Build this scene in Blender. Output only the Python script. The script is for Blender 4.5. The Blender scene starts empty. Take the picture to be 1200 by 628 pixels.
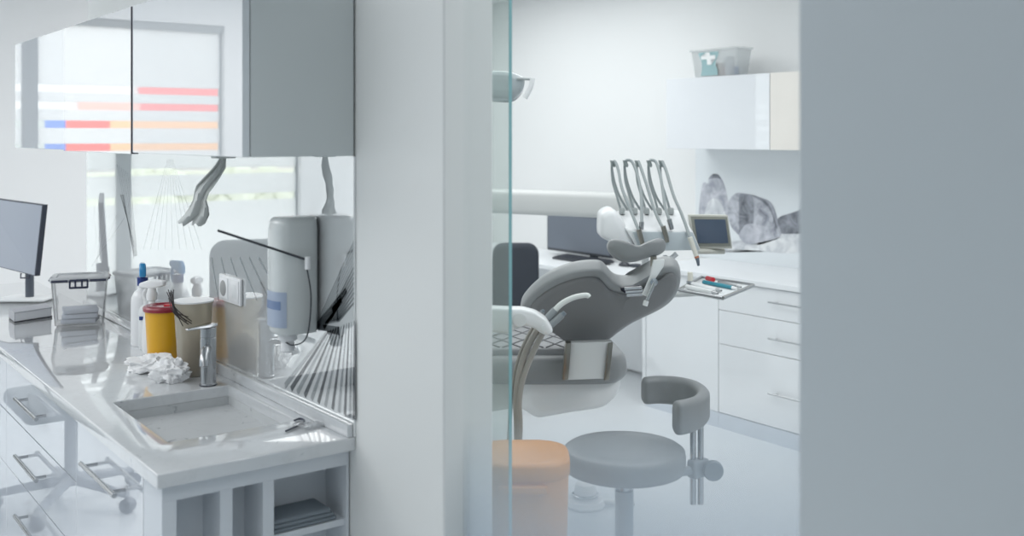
import bpy, bmesh, math, random
from mathutils import Vector as V, Matrix, noise
random.seed(7)
sc = bpy.context.scene
C = sc.collection
PI = math.pi

# ------------------------------------------------------------------ camera model
FPX, HY, H, YAW = 1226.0, 159.2, 1.65, math.radians(36.48)
cs, sn = math.cos(YAW), math.sin(YAW)
R = V((cs, -sn, 0)); F = V((sn, cs, 0)); U = V((0, 0, 1))

def ray(px, py):
    return F * FPX + R * (px - 600) + U * (HY - py)
def at(px, py, D):                       # point of the place seen at a pixel, D metres ahead
    return V((0, 0, H)) + ray(px, py) * (D / FPX)
def onx(px, py, x):
    r = ray(px, py); return V((0, 0, H)) + r * (x / r.x)
def ony(px, py, y):
    r = ray(px, py); return V((0, 0, H)) + r * (y / r.y)
def onz(px, py, z):
    r = ray(px, py); return V((0, 0, H)) + r * ((z - H) / r.z)

# ------------------------------------------------------------------ materials
def newmat(name):
    m = bpy.data.materials.new(name); m.use_nodes = True
    nt = m.node_tree; nt.nodes.clear()
    out = nt.nodes.new('ShaderNodeOutputMaterial')
    return m, nt, out
def rgb(c):                                # sRGB 0-255 -> linear
    def f(v):
        v /= 255.0
        return v / 12.92 if v <= .04045 else ((v + .055) / 1.055) ** 2.4
    return (f(c[0]), f(c[1]), f(c[2]), 1)
def noise_col(nt, c, amt, scale):
    tc = nt.nodes.new('ShaderNodeTexCoord')
    n = nt.nodes.new('ShaderNodeTexNoise'); n.inputs['Scale'].default_value = scale; n.inputs['Detail'].default_value = 4
    nt.links.new(tc.outputs['Object'], n.inputs['Vector'])
    mx = nt.nodes.new('ShaderNodeMix'); mx.data_type = 'RGBA'
    a = [max(0, v * (1 - amt)) for v in c[:3]] + [1]; b = [min(1, v * (1 + amt)) for v in c[:3]] + [1]
    mx.inputs[6].default_value = a; mx.inputs[7].default_value = b
    nt.links.new(n.outputs['Fac'], mx.inputs[0])
    return mx.outputs[2]
def P(name, c, rough=.5, metal=0, coat=0, amt=.04, scale=9, spec=.5, bump=0, bscale=60):
    m, nt, out = newmat(name)
    b = nt.nodes.new('ShaderNodeBsdfPrincipled')
    c = rgb(c)
    nt.links.new(noise_col(nt, c, amt, scale), b.inputs['Base Color'])
    b.inputs['Roughness'].default_value = rough; b.inputs['Metallic'].default_value = metal
    b.inputs['Coat Weight'].default_value = coat; b.inputs['Coat Roughness'].default_value = .03
    b.inputs['Specular IOR Level'].default_value = spec
    if bump:
        n = nt.nodes.new('ShaderNodeTexNoise'); n.inputs['Scale'].default_value = bscale
        tc = nt.nodes.new('ShaderNodeTexCoord'); nt.links.new(tc.outputs['Object'], n.inputs['Vector'])
        bp = nt.nodes.new('ShaderNodeBump'); bp.inputs['Strength'].default_value = bump; bp.inputs['Distance'].default_value = .002
        nt.links.new(n.outputs['Fac'], bp.inputs['Height']); nt.links.new(bp.outputs['Normal'], b.inputs['Normal'])
    nt.links.new(b.outputs[0], out.inputs[0]); return m
def gloss(name, c, fac, rough=.01, tint=(250, 250, 250)):   # lacquer or coated glass with a strong mirror layer
    m, nt, out = newmat(name)
    d = nt.nodes.new('ShaderNodeBsdfDiffuse'); nt.links.new(noise_col(nt, rgb(c), .02, 3), d.inputs[0])
    g = nt.nodes.new('ShaderNodeBsdfGlossy'); g.inputs['Color'].default_value = rgb(tint); g.inputs['Roughness'].default_value = rough
    mx = nt.nodes.new('ShaderNodeMixShader'); mx.inputs[0].default_value = fac
    nt.links.new(d.outputs[0], mx.inputs[1]); nt.links.new(g.outputs[0], mx.inputs[2]); nt.links.new(mx.outputs[0], out.inputs[0])
    return m
def clear(name, tint=(245, 250, 250), body=.12, bodyc=(235, 240, 245), refl=.6, rough=.03):   # thin clear sheet or plastic
    m, nt, out = newmat(name)
    t = nt.nodes.new('ShaderNodeBsdfTransparent'); t.inputs[0].default_value = rgb(tint)
    d = nt.nodes.new('ShaderNodeBsdfDiffuse'); d.inputs[0].default_value = rgb(bodyc)
    tl = nt.nodes.new('ShaderNodeBsdfTranslucent'); tl.inputs[0].default_value = rgb(bodyc)
    a = nt.nodes.new('ShaderNodeMixShader'); a.inputs[0].default_value = .5
    nt.links.new(d.outputs[0], a.inputs[1]); nt.links.new(tl.outputs[0], a.inputs[2])
    b = nt.nodes.new('ShaderNodeMixShader'); b.inputs[0].default_value = body
    nt.links.new(t.outputs[0], b.inputs[1]); nt.links.new(a.outputs[0], b.inputs[2])
    g = nt.nodes.new('ShaderNodeBsdfGlossy'); g.inputs['Roughness'].default_value = rough
    fr = nt.nodes.new('ShaderNodeLayerWeight'); fr.inputs[0].default_value = .25
    mu = nt.nodes.new('ShaderNodeMath'); mu.operation = 'MULTIPLY'; mu.inputs[1].default_value = refl
    nt.links.new(fr.outputs['Fresnel'], mu.inputs[0])
    c = nt.nodes.new('ShaderNodeMixShader'); nt.links.new(mu.outputs[0], c.inputs[0])
    nt.links.new(b.outputs[0], c.inputs[1]); nt.links.new(g.outputs[0], c.inputs[2]); nt.links.new(c.outputs[0], out.inputs[0])
    return m

white_paint = P('white_paint', (240, 241, 241), .6, amt=.015, scale=2)
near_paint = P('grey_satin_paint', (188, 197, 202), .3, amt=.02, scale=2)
door_paint = P('pale_paint', (228, 231, 230), .45, amt=.015, scale=2)
floor_m = P('pale_vinyl', (226, 231, 235), .25, amt=.02, scale=5)
ceil_m = P('ceiling_paint', (225, 228, 230), .8)
white_lac = gloss('white_gloss_lacquer', (214, 220, 228), .42, .03)
drawer_lac = gloss('drawer_gloss_lacquer', (206, 213, 222), .5, .012)
desk_lac = gloss('desk_white_lacquer', (240, 243, 246), .12, .05)
cab_side = P('cabinet_grey_side', (204, 211, 212), .5, amt=.01)
carcass = P('cabinet_carcass', (214, 220, 226), .5, amt=.01)
beige_lac = P('cream_lacquer', (240, 235, 228), .35)
splash_m = gloss('coated_glass_backsplash', (240, 243, 245), .66, .004, (248, 251, 251))
print_dark = gloss('printed_dark_lines', (58, 63, 68), .3, .004)
print_mid = gloss('printed_grey_lines', (130, 138, 142), .5, .004)
print_pale = gloss('printed_pale_lines', (190, 198, 202), .64, .004)
black_seam = P('black_seam', (20, 22, 40), .4)
steel = P('brushed_steel', (176, 178, 180), .22, 1, amt=.06, scale=30)
chrome = P('chrome', (200, 202, 205), .12, 1)
dark_steel = P('warm_steel', (150, 146, 138), .3, 1)
white_pl = P('white_plastic', (238, 240, 242), .28, coat=.3)
soft_white = P('soft_white_plastic', (226, 229, 230), .4)
disp_m = P('dispenser_plastic', (208, 214, 214), .25, coat=.4)
disp_blue = P('dispenser_window_blue', (160, 174, 196), .3)
disp_lab = P('dispenser_label', (104, 126, 164), .4)
blackpl = P('black_plastic', (44, 48, 56), .4)
navy = P('navy_clip_plastic', (34, 42, 66), .35)
charcoal = P('charcoal_fabric', (54, 59, 68), .85, bump=.2)
vinyl = P('grey_vinyl', (134, 137, 139), .38, bump=.12, bscale=200)
vinyl_l = P('light_grey_vinyl', (152, 155, 157), .35, bump=.12, bscale=200)
shell_m = P('dark_grey_shell', (124, 125, 127), .5)
stool_v = P('stool_grey_vinyl', (134, 138, 141), .42, bump=.1, bscale=200)
hose_m = P('grey_hose', (150, 158, 160), .4)
hose_d = P('taupe_hose', (166, 163, 157), .35)
yellow = P('yellow_plastic', (232, 172, 20), .35, coat=.2)
red = P('dark_red_plastic', (140, 14, 40), .3, coat=.3)
redb = P('bright_red_plastic', (196, 24, 40), .3)
orange = P('orange_plastic', (216, 150, 78), .45)
blue = P('blue_plastic', (40, 140, 200), .25, coat=.3)
dblue = P('dark_blue_plastic', (28, 52, 120), .3)
teal = P('teal_plastic', (30, 130, 150), .35)
screen_g = P('switched_off_screen_grey', (150, 158, 172), .3, amt=.02)
screen_d = P('switched_off_screen_dark', (100, 108, 120), .35)
screen_n = P('navy_display', (70, 84, 104), .3)
disp_frame = P('warm_grey_frame', (196, 196, 188), .4)
disp_inner = P('olive_grey_bezel', (136, 138, 130), .5)
paper = P('paper_pages', (226, 228, 232), .7)
bookc = P('book_cover_grey', (170, 172, 178), .5)
bookblack = P('book_edge', (30, 34, 44), .5)
tissue = P('white_tissue', (248, 249, 250), .9, bump=.4, bscale=40)
ribbon_m = P('grey_paper_strip', (206, 210, 208), .8, bump=.3, bscale=30)
clearbox = clear('clear_box_plastic', (255, 255, 255), .13, (255, 255, 255), .8, .05)
clearlid = clear('clear_lid_plastic', (252, 253, 254), .85, (240, 243, 246), .6)
mistybox = clear('misty_box_plastic', (253, 254, 254), .34, (248, 250, 251), .3)
cup_m = clear('milky_cup_plastic', (246, 243, 234), .42, (238, 234, 224), .5)
wrap_m = clear('clear_wrapper', (245, 248, 250), .45, (250, 252, 254), .9, .12)
pane_m = clear('greenish_glass', (247, 251, 250), .03, (225, 232, 230), .35, .0)
edge_m = P('glass_teal_edge', (136, 186, 192), .15, coat=.6, amt=.25, scale=5)
winglass = clear('window_glass', (250, 252, 252), .0, (250, 250, 250), .5)
def film():
    m, nt, out = newmat('frosted_window_film')
    t = nt.nodes.new('ShaderNodeBsdfTranslucent'); nt.links.new(noise_col(nt, rgb((250, 251, 253)), .01, 4), t.inputs[0])
    nt.links.new(t.outputs[0], out.inputs[0]); return m
film_m = film()
def quartz(base=(212, 216, 219), p0=.26, p1=.31, vein=(190, 195, 202), coat=1):
    m, nt, out = newmat('white_quartz')
    b = nt.nodes.new('ShaderNodeBsdfPrincipled')
    tc = nt.nodes.new('ShaderNodeTexCoord')
    n = nt.nodes.new('ShaderNodeTexNoise'); n.inputs['Scale'].default_value = 9; n.inputs['Detail'].default_value = 9; n.inputs['Distortion'].default_value = 1.2
    nt.links.new(tc.outputs['Object'], n.inputs['Vector'])
    r = nt.nodes.new('ShaderNodeValToRGB')
    e = r.color_ramp.elements
    e[0].position = .40; e[0].color = rgb(base); e[1].position = .5; e[1].color = rgb(base)
    k = e.new(.455); k.color = rgb(tuple(v - 4 for v in base))
    nt.links.new(n.outputs['Fac'], r.inputs[0])
    n2 = nt.nodes.new('ShaderNodeTexNoise'); n2.inputs['Scale'].default_value = 14; n2.inputs['Detail'].default_value = 6; n2.inputs['Distortion'].default_value = 2.5
    nt.links.new(tc.outputs['Object'], n2.inputs['Vector'])
    r2 = nt.nodes.new('ShaderNodeValToRGB'); e = r2.color_ramp.elements
    e[0].position = p0; e[0].color = rgb(vein); e[1].position = p1; e[1].color = (1, 1, 1, 1)
    nt.links.new(n2.outputs['Fac'], r2.inputs[0])
    mx = nt.nodes.new('ShaderNodeMix'); mx.data_type = 'RGBA'; mx.blend_type = 'MULTIPLY'; mx.inputs[0].default_value = 1
    nt.links.new(r.outputs[0], mx.inputs[6]); nt.links.new(r2.outputs[0], mx.inputs[7])
    nt.links.new(mx.outputs[2], b.inputs['Base Color'])
    b.inputs['Roughness'].default_value = .12 if coat else .5; b.inputs['Coat Weight'].default_value = coat; b.inputs['Coat Roughness'].default_value = .01
    b.inputs['Coat IOR'].default_value = 1.55
    nt.links.new(b.outputs[0], out.inputs[0]); return m
quartz_m = quartz()
basin_m = quartz((200, 204, 206), .28, .36, (166, 172, 178), 0)
def quilt():
    m, nt, out = newmat('quilted_grey_vinyl')
    b = nt.nodes.new('ShaderNodeBsdfPrincipled'); b.inputs['Base Color'].default_value = rgb((128, 130, 133)); b.inputs['Roughness'].default_value = .4
    nt.links.new(b.outputs[0], out.inputs[0]); return m
quilt_m = quilt()
def haze_grad(z0, z1):           # low haze painted as a film on added glass, fading out upwards
    m, nt, out = newmat('haze_gradient_glass')
    g = nt.nodes.new('ShaderNodeNewGeometry'); s = nt.nodes.new('ShaderNodeSeparateXYZ'); nt.links.new(g.outputs['Position'], s.inputs[0])
    mr = nt.nodes.new('ShaderNodeMapRange'); mr.clamp = True
    mr.inputs['From Min'].default_value = z1; mr.inputs['From Max'].default_value = z0
    mr.inputs['To Min'].default_value = 0.0; mr.inputs['To Max'].default_value = .235
    ml = nt.nodes.new('ShaderNodeMath'); ml.operation = 'MULTIPLY_ADD'; ml.inputs[1].default_value = .26   # slope keeps the painted haze level across the view
    nt.links.new(s.outputs['Y'], ml.inputs[0]); nt.links.new(s.outputs['Z'], ml.inputs[2]); nt.links.new(ml.outputs[0], mr.inputs['Value'])
    t = nt.nodes.new('ShaderNodeBsdfTransparent'); t.inputs[0].default_value = (.985, .99, .99, 1)
    d = nt.nodes.new('ShaderNodeBsdfDiffuse'); d.inputs[0].default_value = rgb((208, 219, 229))
    tl = nt.nodes.new('ShaderNodeBsdfTranslucent'); tl.inputs[0].default_value = rgb((176, 190, 204))
    a = nt.nodes.new('ShaderNodeMixShader'); a.inputs[0].default_value = .35
    nt.links.new(d.outputs[0], a.inputs[1]); nt.links.new(tl.outputs[0], a.inputs[2])
    b = nt.nodes.new('ShaderNodeMixShader'); nt.links.new(mr.outputs[0], b.inputs[0])
    nt.links.new(t.outputs[0], b.inputs[1]); nt.links.new(a.outputs[0], b.inputs[2]); nt.links.new(b.outputs[0], out.inputs[0])
    return m
def rock(name, c0, c1):
    m, nt, out = newmat(name)
    b = nt.nodes.new('ShaderNodeBsdfPrincipled')
    tc = nt.nodes.new('ShaderNodeTexCoord'); n = nt.nodes.new('ShaderNodeTexNoise'); n.inputs['Scale'].default_value = 11; n.inputs['Detail'].default_value = 12; n.inputs['Roughness'].default_value = .65
    n.inputs['Distortion'].default_value = .6
    nt.links.new(tc.outputs['Object'], n.inputs['Vector'])
    r = nt.nodes.new('ShaderNodeValToRGB'); r.color_ramp.elements[0].position = .36; r.color_ramp.elements[0].color = rgb(c0)
    r.color_ramp.elements[1].position = .62; r.color_ramp.elements[1].color = rgb(c1)
    nt.links.new(n.outputs['Fac'], r.inputs[0]); nt.links.new(r.outputs[0], b.inputs['Base Color'])
    b.inputs['Roughness'].default_value = .15; nt.links.new(b.outputs[0], out.inputs[0]); return m
rock_a = rock('printed_stone_pale', (158, 162, 174), (212, 214, 222))
rock_b = rock('printed_stone_mid', (120, 124, 136), (202, 205, 214))
rock_c = rock('printed_stone_dark', (84, 88, 96), (158, 162, 172))
rock_f = rock('printed_foam', (190, 195, 202), (242, 244, 246))
mural_m = gloss('printed_glass_panel', (232, 238, 242), .14, .01)

# ------------------------------------------------------------------ mesh builder
class MB:
    def __init__(s): s.bm = bmesh.new()
    def _xf(s, vs, M):
        bmesh.ops.transform(s.bm, matrix=M, verts=vs)
    def box(s, lo, hi, bev=0, seg=2, M=None):
        lo = V(lo); hi = V(hi)
        b = bmesh.new(); bmesh.ops.create_cube(b, size=1)
        for v in b.verts:
            v.co = V([(lo[i] + hi[i]) / 2 + v.co[i] * (hi[i] - lo[i]) for i in range(3)])
        if bev: bmesh.ops.bevel(b, geom=b.edges[:], offset=bev, segments=seg, affect='EDGES', profile=.5, clamp_overlap=True)
        if M: bmesh.ops.transform(b, matrix=M, verts=b.verts)
        s._add(b); return s
    def _add(s, b):
        me = bpy.data.meshes.new('tmp'); b.to_mesh(me); b.free(); s.bm.from_mesh(me); bpy.data.meshes.remove(me)
    def hull(s, pts, bev=0, seg=3):
        b = bmesh.new()
        for p in pts: b.verts.new(V(p))
        r = bmesh.ops.convex_hull(b, input=b.verts[:])
        junk = [g for g in r['geom_interior'] if isinstance(g, bmesh.types.BMVert)]
        if junk: bmesh.ops.delete(b, geom=junk, context='VERTS')
        bmesh.ops.dissolve_limit(b, angle_limit=.02, verts=b.verts[:], edges=b.edges[:])
        if bev: bmesh.ops.bevel(b, geom=b.edges[:], offset=bev, segments=seg, affect='EDGES', profile=.5, clamp_overlap=True)
        s._add(b); return s
    def prism(s, pts, vec, bev=0, seg=2):
        b = bmesh.new(); pts = [V(p) for p in pts]; vec = V(vec)
        n = len(pts)
        a = [b.verts.new(p) for p in pts]; c = [b.verts.new(p + vec) for p in pts]
        b.faces.new(a[::-1]); b.faces.new(c)
        for i in range(n): b.faces.new((a[i], a[(i + 1) % n], c[(i + 1) % n], c[i]))
        bmesh.ops.recalc_face_normals(b, faces=b.faces)
        if bev: bmesh.ops.bevel(b, geom=b.edges[:], offset=bev, segments=seg, affect='EDGES', profile=.5, clamp_overlap=True)
        s._add(b); return s
    def rings(s, rings, cap=(True, True), closed=True):
        L = [[s.bm.verts.new(p) for p in r] for r in rings]
        n = len(L[0]); new = []
        for i in range(len(L) - 1):
            for j in range(n if closed else n - 1):
                k = (j + 1) % n
                new.append(s.bm.faces.new((L[i][j], L[i][k], L[i + 1][k], L[i + 1][j])))
        if cap[0]: new.append(s.bm.faces.new(L[0][::-1]))
        if cap[1]: new.append(s.bm.faces.new(L[-1]))
        bmesh.ops.recalc_face_normals(s.bm, faces=new)
        return s
    def tube(s, pts, r, n=10, smooth=0, taper=None):
        pts = [V(p) for p in pts]
        if smooth: pts = spline(pts, smooth)
        m = len(pts); rings = []; prev = None
        for i, p in enumerate(pts):
            t = (pts[min(i + 1, m - 1)] - pts[max(i - 1, 0)]).normalized()
            if prev is None:
                a = t.cross(V((0, 0, 1)));
                if a.length < .01: a = t.cross(V((1, 0, 0)))
                a.normalize()
            else:
                a = (prev - t * prev.dot(t)); a.normalize()
            prev = a; b = t.cross(a)
            rr = r if taper is None else r + (taper - r) * i / (m - 1)
            rings.append([p + (a * math.cos(2 * PI * k / n) + b * math.sin(2 * PI * k / n)) * rr for k in range(n)])
        return s.rings(rings)
    def lathe(s, prof, o=(0, 0, 0), n=32, axis=None, sx=1, sy=1):
        o = V(o)
        if axis is None: a, b, t = V((1, 0, 0)), V((0, 1, 0)), V((0, 0, 1))
        else:
            t = V(axis).normalized(); a = t.cross(V((0, 0, 1)))
            if a.length < .01: a = V((1, 0, 0))
            a.normalize(); b = t.cross(a)
        rings = [[o + t * z + (a * math.cos(2 * PI * k / n) * sx + b * math.sin(2 * PI * k / n) * sy) * max(r, .0004) for k in range(n)] for r, z in prof]
        return s.rings(rings)
    def puff(s, outline, nrm, prof):       # rounded pad: scaled rings of an outline moved along nrm; prof = [(scale, offset)]
        c = V((0, 0, 0))
        for p in outline: c += p
        c /= len(outline); nrm = V(nrm).normalized()
        return s.rings([[c + (p - c) * k + nrm * o for p in outline] for k, o in prof])
    def build(s, name, mat, parent=None, smooth=True, ang=.6, origin=None):
        bmesh.ops.remove_doubles(s.bm, verts=s.bm.verts[:], dist=1e-6)
        me = bpy.data.meshes.new(name); s.bm.to_mesh(me); s.bm.free()
        o = bpy.data.objects.new(name, me); C.objects.link(o)
        if parent is None:
            if origin is None:
                xs = [v.co for v in me.vertices]
                origin = V(((min(p.x for p in xs) + max(p.x for p in xs)) / 2, (min(p.y for p in xs) + max(p.y for p in xs)) / 2, min(p.z for p in xs)))
            w = V(origin); o.location = w
        else:
            w = V((0, 0, 0)); q = parent
            while q: w += q.location; q = q.parent
            o.parent = parent
        me.transform(Matrix.Translation(-w))
        for m in (mat if isinstance(mat, (list, tuple)) else [mat]): me.materials.append(m)
        if smooth:
            for p in me.polygons: p.use_smooth = True
            me.set_sharp_from_angle(angle=ang)
        return o

def spline(pts, k, closed=False):
    out = []; n = len(pts)
    rng = range(n) if closed else range(n - 1)
    for i in rng:
        g = (lambda j: pts[j % n]) if closed else (lambda j: pts[max(0, min(n - 1, j))])
        p0, p1, p2, p3 = g(i - 1), g(i), g(i + 1), g(i + 2)
        for j in range(k):
            t = j / k
            out.append(.5 * ((2 * p1) + (p2 - p0) * t + (2 * p0 - 5 * p1 + 4 * p2 - p3) * t * t + (3 * p1 - p0 - 3 * p2 + p3) * t ** 3))
    if not closed: out.append(pts[-1].copy())
    return out
def tag(o, label, cat, group=None, kind=None):
    o['label'] = label; o['category'] = cat
    if group: o['group'] = group
    if kind: o['kind'] = kind
    return o
def thing(name, label, cat, loc, group=None):
    o = bpy.data.objects.new(name, None); C.objects.link(o); o.location = V(loc); o.empty_display_size = .05
    return tag(o, label, cat, group)
def struct(mb, name, mat, parent=None, **k):
    o = mb.build(name, mat, parent, **k)
    if parent is None: o['kind'] = 'structure'
    return o
def light(name, kind, loc, e, size=1, sy=None, rot=(0, 0, 0), col=(1, 1, 1)):
    l = bpy.data.lights.new(name, kind); l.energy = e; l.color = col
    if kind == 'AREA':
        l.shape = 'RECTANGLE'; l.size = size; l.size_y = sy or size
    o = bpy.data.objects.new(name, l); o.location = loc; o.rotation_euler = rot; C.objects.link(o); return o
def dup(root, off, rotz=0):
    r = root.copy(); C.objects.link(r); r.location = root.location + V(off); r.rotation_euler.z += rotz
    for ch in root.children:
        c = ch.copy(); C.objects.link(c); c.parent = r
        for g in ch.children:
            d = g.copy(); C.objects.link(d); d.parent = c
    return r

# ------------------------------------------------------------------ key planes
ZC = .90                       # counter top
XW = 1.237                     # dividing wall, left face
XM = XW - .006                 # mirror face of the glass backsplash
Y0, Y1 = 2.327, 4.81           # counter end, backsplash far end
XF = .745                      # counter front edge
YB = 7.1                       # back wall
XR = 5.06                      # right wall
YJ, YN = 1.923, .975           # the two jambs of the doorway
XI = 1.369                     # dividing wall, right face
XD = 4.46                      # front of desk and drawers

# ------------------------------------------------------------------ room shell
struct(MB().box((-2.6, -1.6, -.05), (XR + .1, YB + .1, 0)), 'floor', floor_m, smooth=False)
struct(MB().box((-2.6, -1.6, 2.75), (XR + .1, YB + .1, 2.85)), 'ceiling', ceil_m, smooth=False)
WX0, WX1, WZ0, WZ1 = -.86, 1.06, .35, 2.42
w = MB()
w.box((-2.6, YB, 0), (WX0, YB + .1, 2.75)); w.box((WX1, YB, 0), (XR + .1, YB + .1, 2.75))
w.box((WX0, YB, 0), (WX1, YB + .1, WZ0)); w.box((WX0, YB, WZ1), (WX1, YB + .1, 2.75))
struct(w, 'wall_back', white_paint, smooth=False)
struct(MB().box((XR, -1.6, 0), (XR + .1, YB, 2.75)), 'wall_right', white_paint, smooth=False)
struct(MB().box((-2.6, -1.6, 0), (-2.5, YB, 2.75)), 'wall_left', near_paint, smooth=False)
struct(MB().box((-2.5, -1.6, 0), (XR, -1.5, 2.75)), 'wall_front', near_paint, smooth=False)
struct(MB().box((XW, YJ, 0), (XI, Y1, 2.75), .004, 1).box((XW, YN, 2.2), (XI, YJ, 2.75)), 'wall_middle', door_paint, smooth=False)
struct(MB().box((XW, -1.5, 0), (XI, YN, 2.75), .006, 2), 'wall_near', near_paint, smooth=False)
struct(MB().box((XR - .015, -1.5, 0), (XR, YB, .08)), 'baseboard_right', white_paint, smooth=False)
# window with frosted film in bands
wf = MB()
for x in (WX0, WX1 - .02): wf.box((x, YB + .06, WZ0), (x + .02, YB + .08, WZ1), .003, 1)
for z in (WZ0, WZ1 - .05): wf.box((WX0, YB + .02, z), (WX1, YB + .08, z + .05), .003, 1)
for x in (.40,): wf.box((x - .045, YB + .02, WZ0), (x + .045, YB + .08, WZ1), .003, 1)
win = struct(wf, 'window_1', P('window_frame_grey', (150, 156, 158), .4), smooth=False)
win['label'] = 'tall window with frosted film bands'
xs = [(WX0 + .02, .355), (.445, WX1 - .02)]
for a, b in xs:
    MB().box((a, YB + .055, WZ0 + .05), (b, YB + .06, WZ1 - .05)).build('pane', winglass, win, False)
gaps = [1.955, 1.845, 1.725, 1.575, 1.405, 1.215]
tops = [WZ1 - .05] + [g - .024 for g in gaps]; bots = [g + .024 for g in gaps] + [WZ0 + .05]
for a, b in xs:
    f = MB()
    for t, u in zip(tops, bots): f.box((a, YB + .046, u), (b, YB + .05, t))
    f.build('frosted_film', film_m, win, False)

# outside: a facade with colour panels and a hedge
fac = thing('building_facade', 'building with red orange and blue panels outside window, seen in reflections', 'building', (0, 15.2, 0))
MB().box((-8, 15.2, -1), (8, 15.6, 2.9)).build('wall', P('facade_white', (236, 236, 238), .7), fac, False)
for x0, x1, z0, z1, c in ((-4.6, -2.72, 1.955, 2.6, (248, 128, 128)), (-2.72, -1.9, 1.955, 2.14, (250, 190, 180)), (-4.6, -2.31, 1.28, 1.95, (252, 196, 150)), (-2.31, -1.72, 1.28, 1.95, (246, 110, 104)), (-1.72, -1.45, 1.28, 1.95, (96, 136, 226)), (-1.45, 3, 1.28, 1.95, (200, 208, 206))):
    MB().box((x0, 15.14, z0), (x1, 15.2, z1)).build('panel', P('facade_panel', c, .6), fac, False)
hg = MB().box((-7, 13.3, -1), (7, 13.9, 1.18))
for i in range(160):
    bmesh.ops.create_icosphere(hg.bm, subdivisions=1, radius=.14, matrix=Matrix.Translation((random.uniform(-6, 6), 13.25 + random.uniform(-.05, .3), random.uniform(.6, 1.2))))
tag(hg.build('hedge', P('hedge_leaves', (224, 227, 210), .9, amt=.2, scale=6), None, False), 'green clipped hedge outside the window, seen through film gaps', 'hedge')
struct(MB().box((-9, YB + .3, -1.2), (9, 24, -1)), 'ground', P('outside_paving', (200, 200, 198), .8), smooth=False)

# ------------------------------------------------------------------ left counter
ct = thing('countertop', 'long white quartz worktop with sunken sink, over glossy drawers', 'countertop', ((XF + XW) / 2, 3.6, ZC - .032))
s00, s10 = onz(132.3, 470.8, ZC), onz(268, 451.5, ZC)
s01, s11 = onz(197.9, 518.1, ZC), onz(320, 477.8, ZC)
sx0 = (s00.x + s01.x) / 2; sx1 = (s10.x + s11.x) / 2
sy1 = (s00.y + s10.y) / 2; sy0 = s01.y
YE = 5.80
def frame_slab(x0, x1, y0, y1, hx0, hx1, hy0, hy1, z0, z1, bev):
    m = MB(); b = bmesh.new()
    X = [x0, hx0, hx1, x1]; Y = [y0, hy0, hy1, y1]
    T = {}
    for k, z in enumerate((z0, z1)):
        for i, x in enumerate(X):
            for j, y in enumerate(Y): T[i, j, k] = b.verts.new((x, y, z))
    for i in range(3):
        for j in range(3):
            if i == 1 and j == 1: continue
            for k in (0, 1):
                q = [T[i, j, k], T[i + 1, j, k], T[i + 1, j + 1, k], T[i, j + 1, k]]
                b.faces.new(q if k else q[::-1])
    bd = [e for e in b.edges if len(e.link_faces) == 1]
    ed = [(e.verts[0], e.verts[1]) for e in bd]
    inv = {v: k for k, v in T.items()}
    for a, c in ed:
        ka, kc = inv[a], inv[c]
        if ka[2] == 1:
            b.faces.new((a, c, T[kc[0], kc[1], 0], T[ka[0], ka[1], 0]))
    bmesh.ops.recalc_face_normals(b, faces=b.faces)
    es = [e for e in b.edges if len(e.link_faces) == 2 and e.calc_face_angle(0) > .5 and max(v.co.z for v in e.verts) > z1 - 1e-5]
    bmesh.ops.bevel(b, geom=es, offset=bev, segments=3, affect='EDGES', profile=.5, clamp_overlap=True)
    m._add(b); return m
frame_slab(XF, XW - .0005, Y0, YE, sx0, sx1, sy0, sy1, ZC - .032, ZC, .004).build('worktop', quartz_m, ct, True)
bs = MB(); t = .012; zb = ZC - .058
bs.box((sx0 - t, sy0 - t, zb - t), (sx1 + t, sy1 + t, zb)).box((sx0 - t, sy0 - t, zb), (sx0, sy1 + t, ZC - .0325)).box((sx1, sy0 - t, zb), (sx1 + t, sy1 + t, ZC - .0325))
bs.box((sx0, sy0 - t, zb), (sx1, sy0, ZC - .0325)).box((sx0, sy1, zb), (sx1, sy1 + t, ZC - .0325))
bs.build('sink_basin', basin_m, ct, False)
MB().box((XM - .016, Y0 + .004, ZC + .0002), (XM - .0005, Y1, ZC + .032), .002, 2).build('upstand', quartz_m, ct)

def bar_handle(parent, x, y0, y1, z, axis_y=True):
    h = MB().tube([(x, y0, z), (x, y1, z)], .0065, 14)
    for y in (y0 + .03, y1 - .03): h.tube([(x, y, z), (x + .036, y, z)], .005, 10)
    return h.build('handle', steel, parent)
def fronts(x, y0, y1, zs, handles, name, root, mat, hx=.034):
    for (z0, z1), hz in zip(zs, handles):
        d = MB().box((x, y0 + .0015, z0 + .0015), (x + .018, y1 - .0015, z1 - .0015), .001, 1).build(name, mat, root, False)
        if hz:
            ym = hz[1] if len(hz) > 1 else (y0 + y1) / 2
            bar_handle(d, x - hx, ym - .155, ym + .155, hz[0])
XC = .765
u1 = thing('base_cabinet', 'white base cabinet under the sink with one tall drawer front', 'cabinet', (1.0, 2.8, 0), 'base cabinets under the quartz counter')
MB().box((XC + .018, 2.492, .1), (XW - .02, 3.098, ZC - .14)).box((XC + .05, 2.492, 0), (XW - .02, 3.098, .1)).build('carcass', carcass, u1, False)
fronts(XC, 2.492, 3.10, [(.1, .866)], [(.78, 2.76)], 'drawer', u1, drawer_lac)
u2 = thing('drawer_unit', 'white three-drawer cabinet with steel bar handles, beyond the sink cabinet', 'cabinet', (1.0, 3.5, 0), 'base cabinets under the quartz counter')
MB().box((XC + .018, 3.10, .1), (XW - .02, 4.05, ZC - .14)).box((XC + .05, 3.10, 0), (XW - .02, 4.05, .1)).build('carcass', carcass, u2, False)
fronts(XC, 3.10, 4.05, [(.674, .866), (.482, .674), (.1, .482)], [(.785, 3.585), (.597, 3.585), (.40, 3.585)], 'drawer', u2, drawer_lac)
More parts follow.
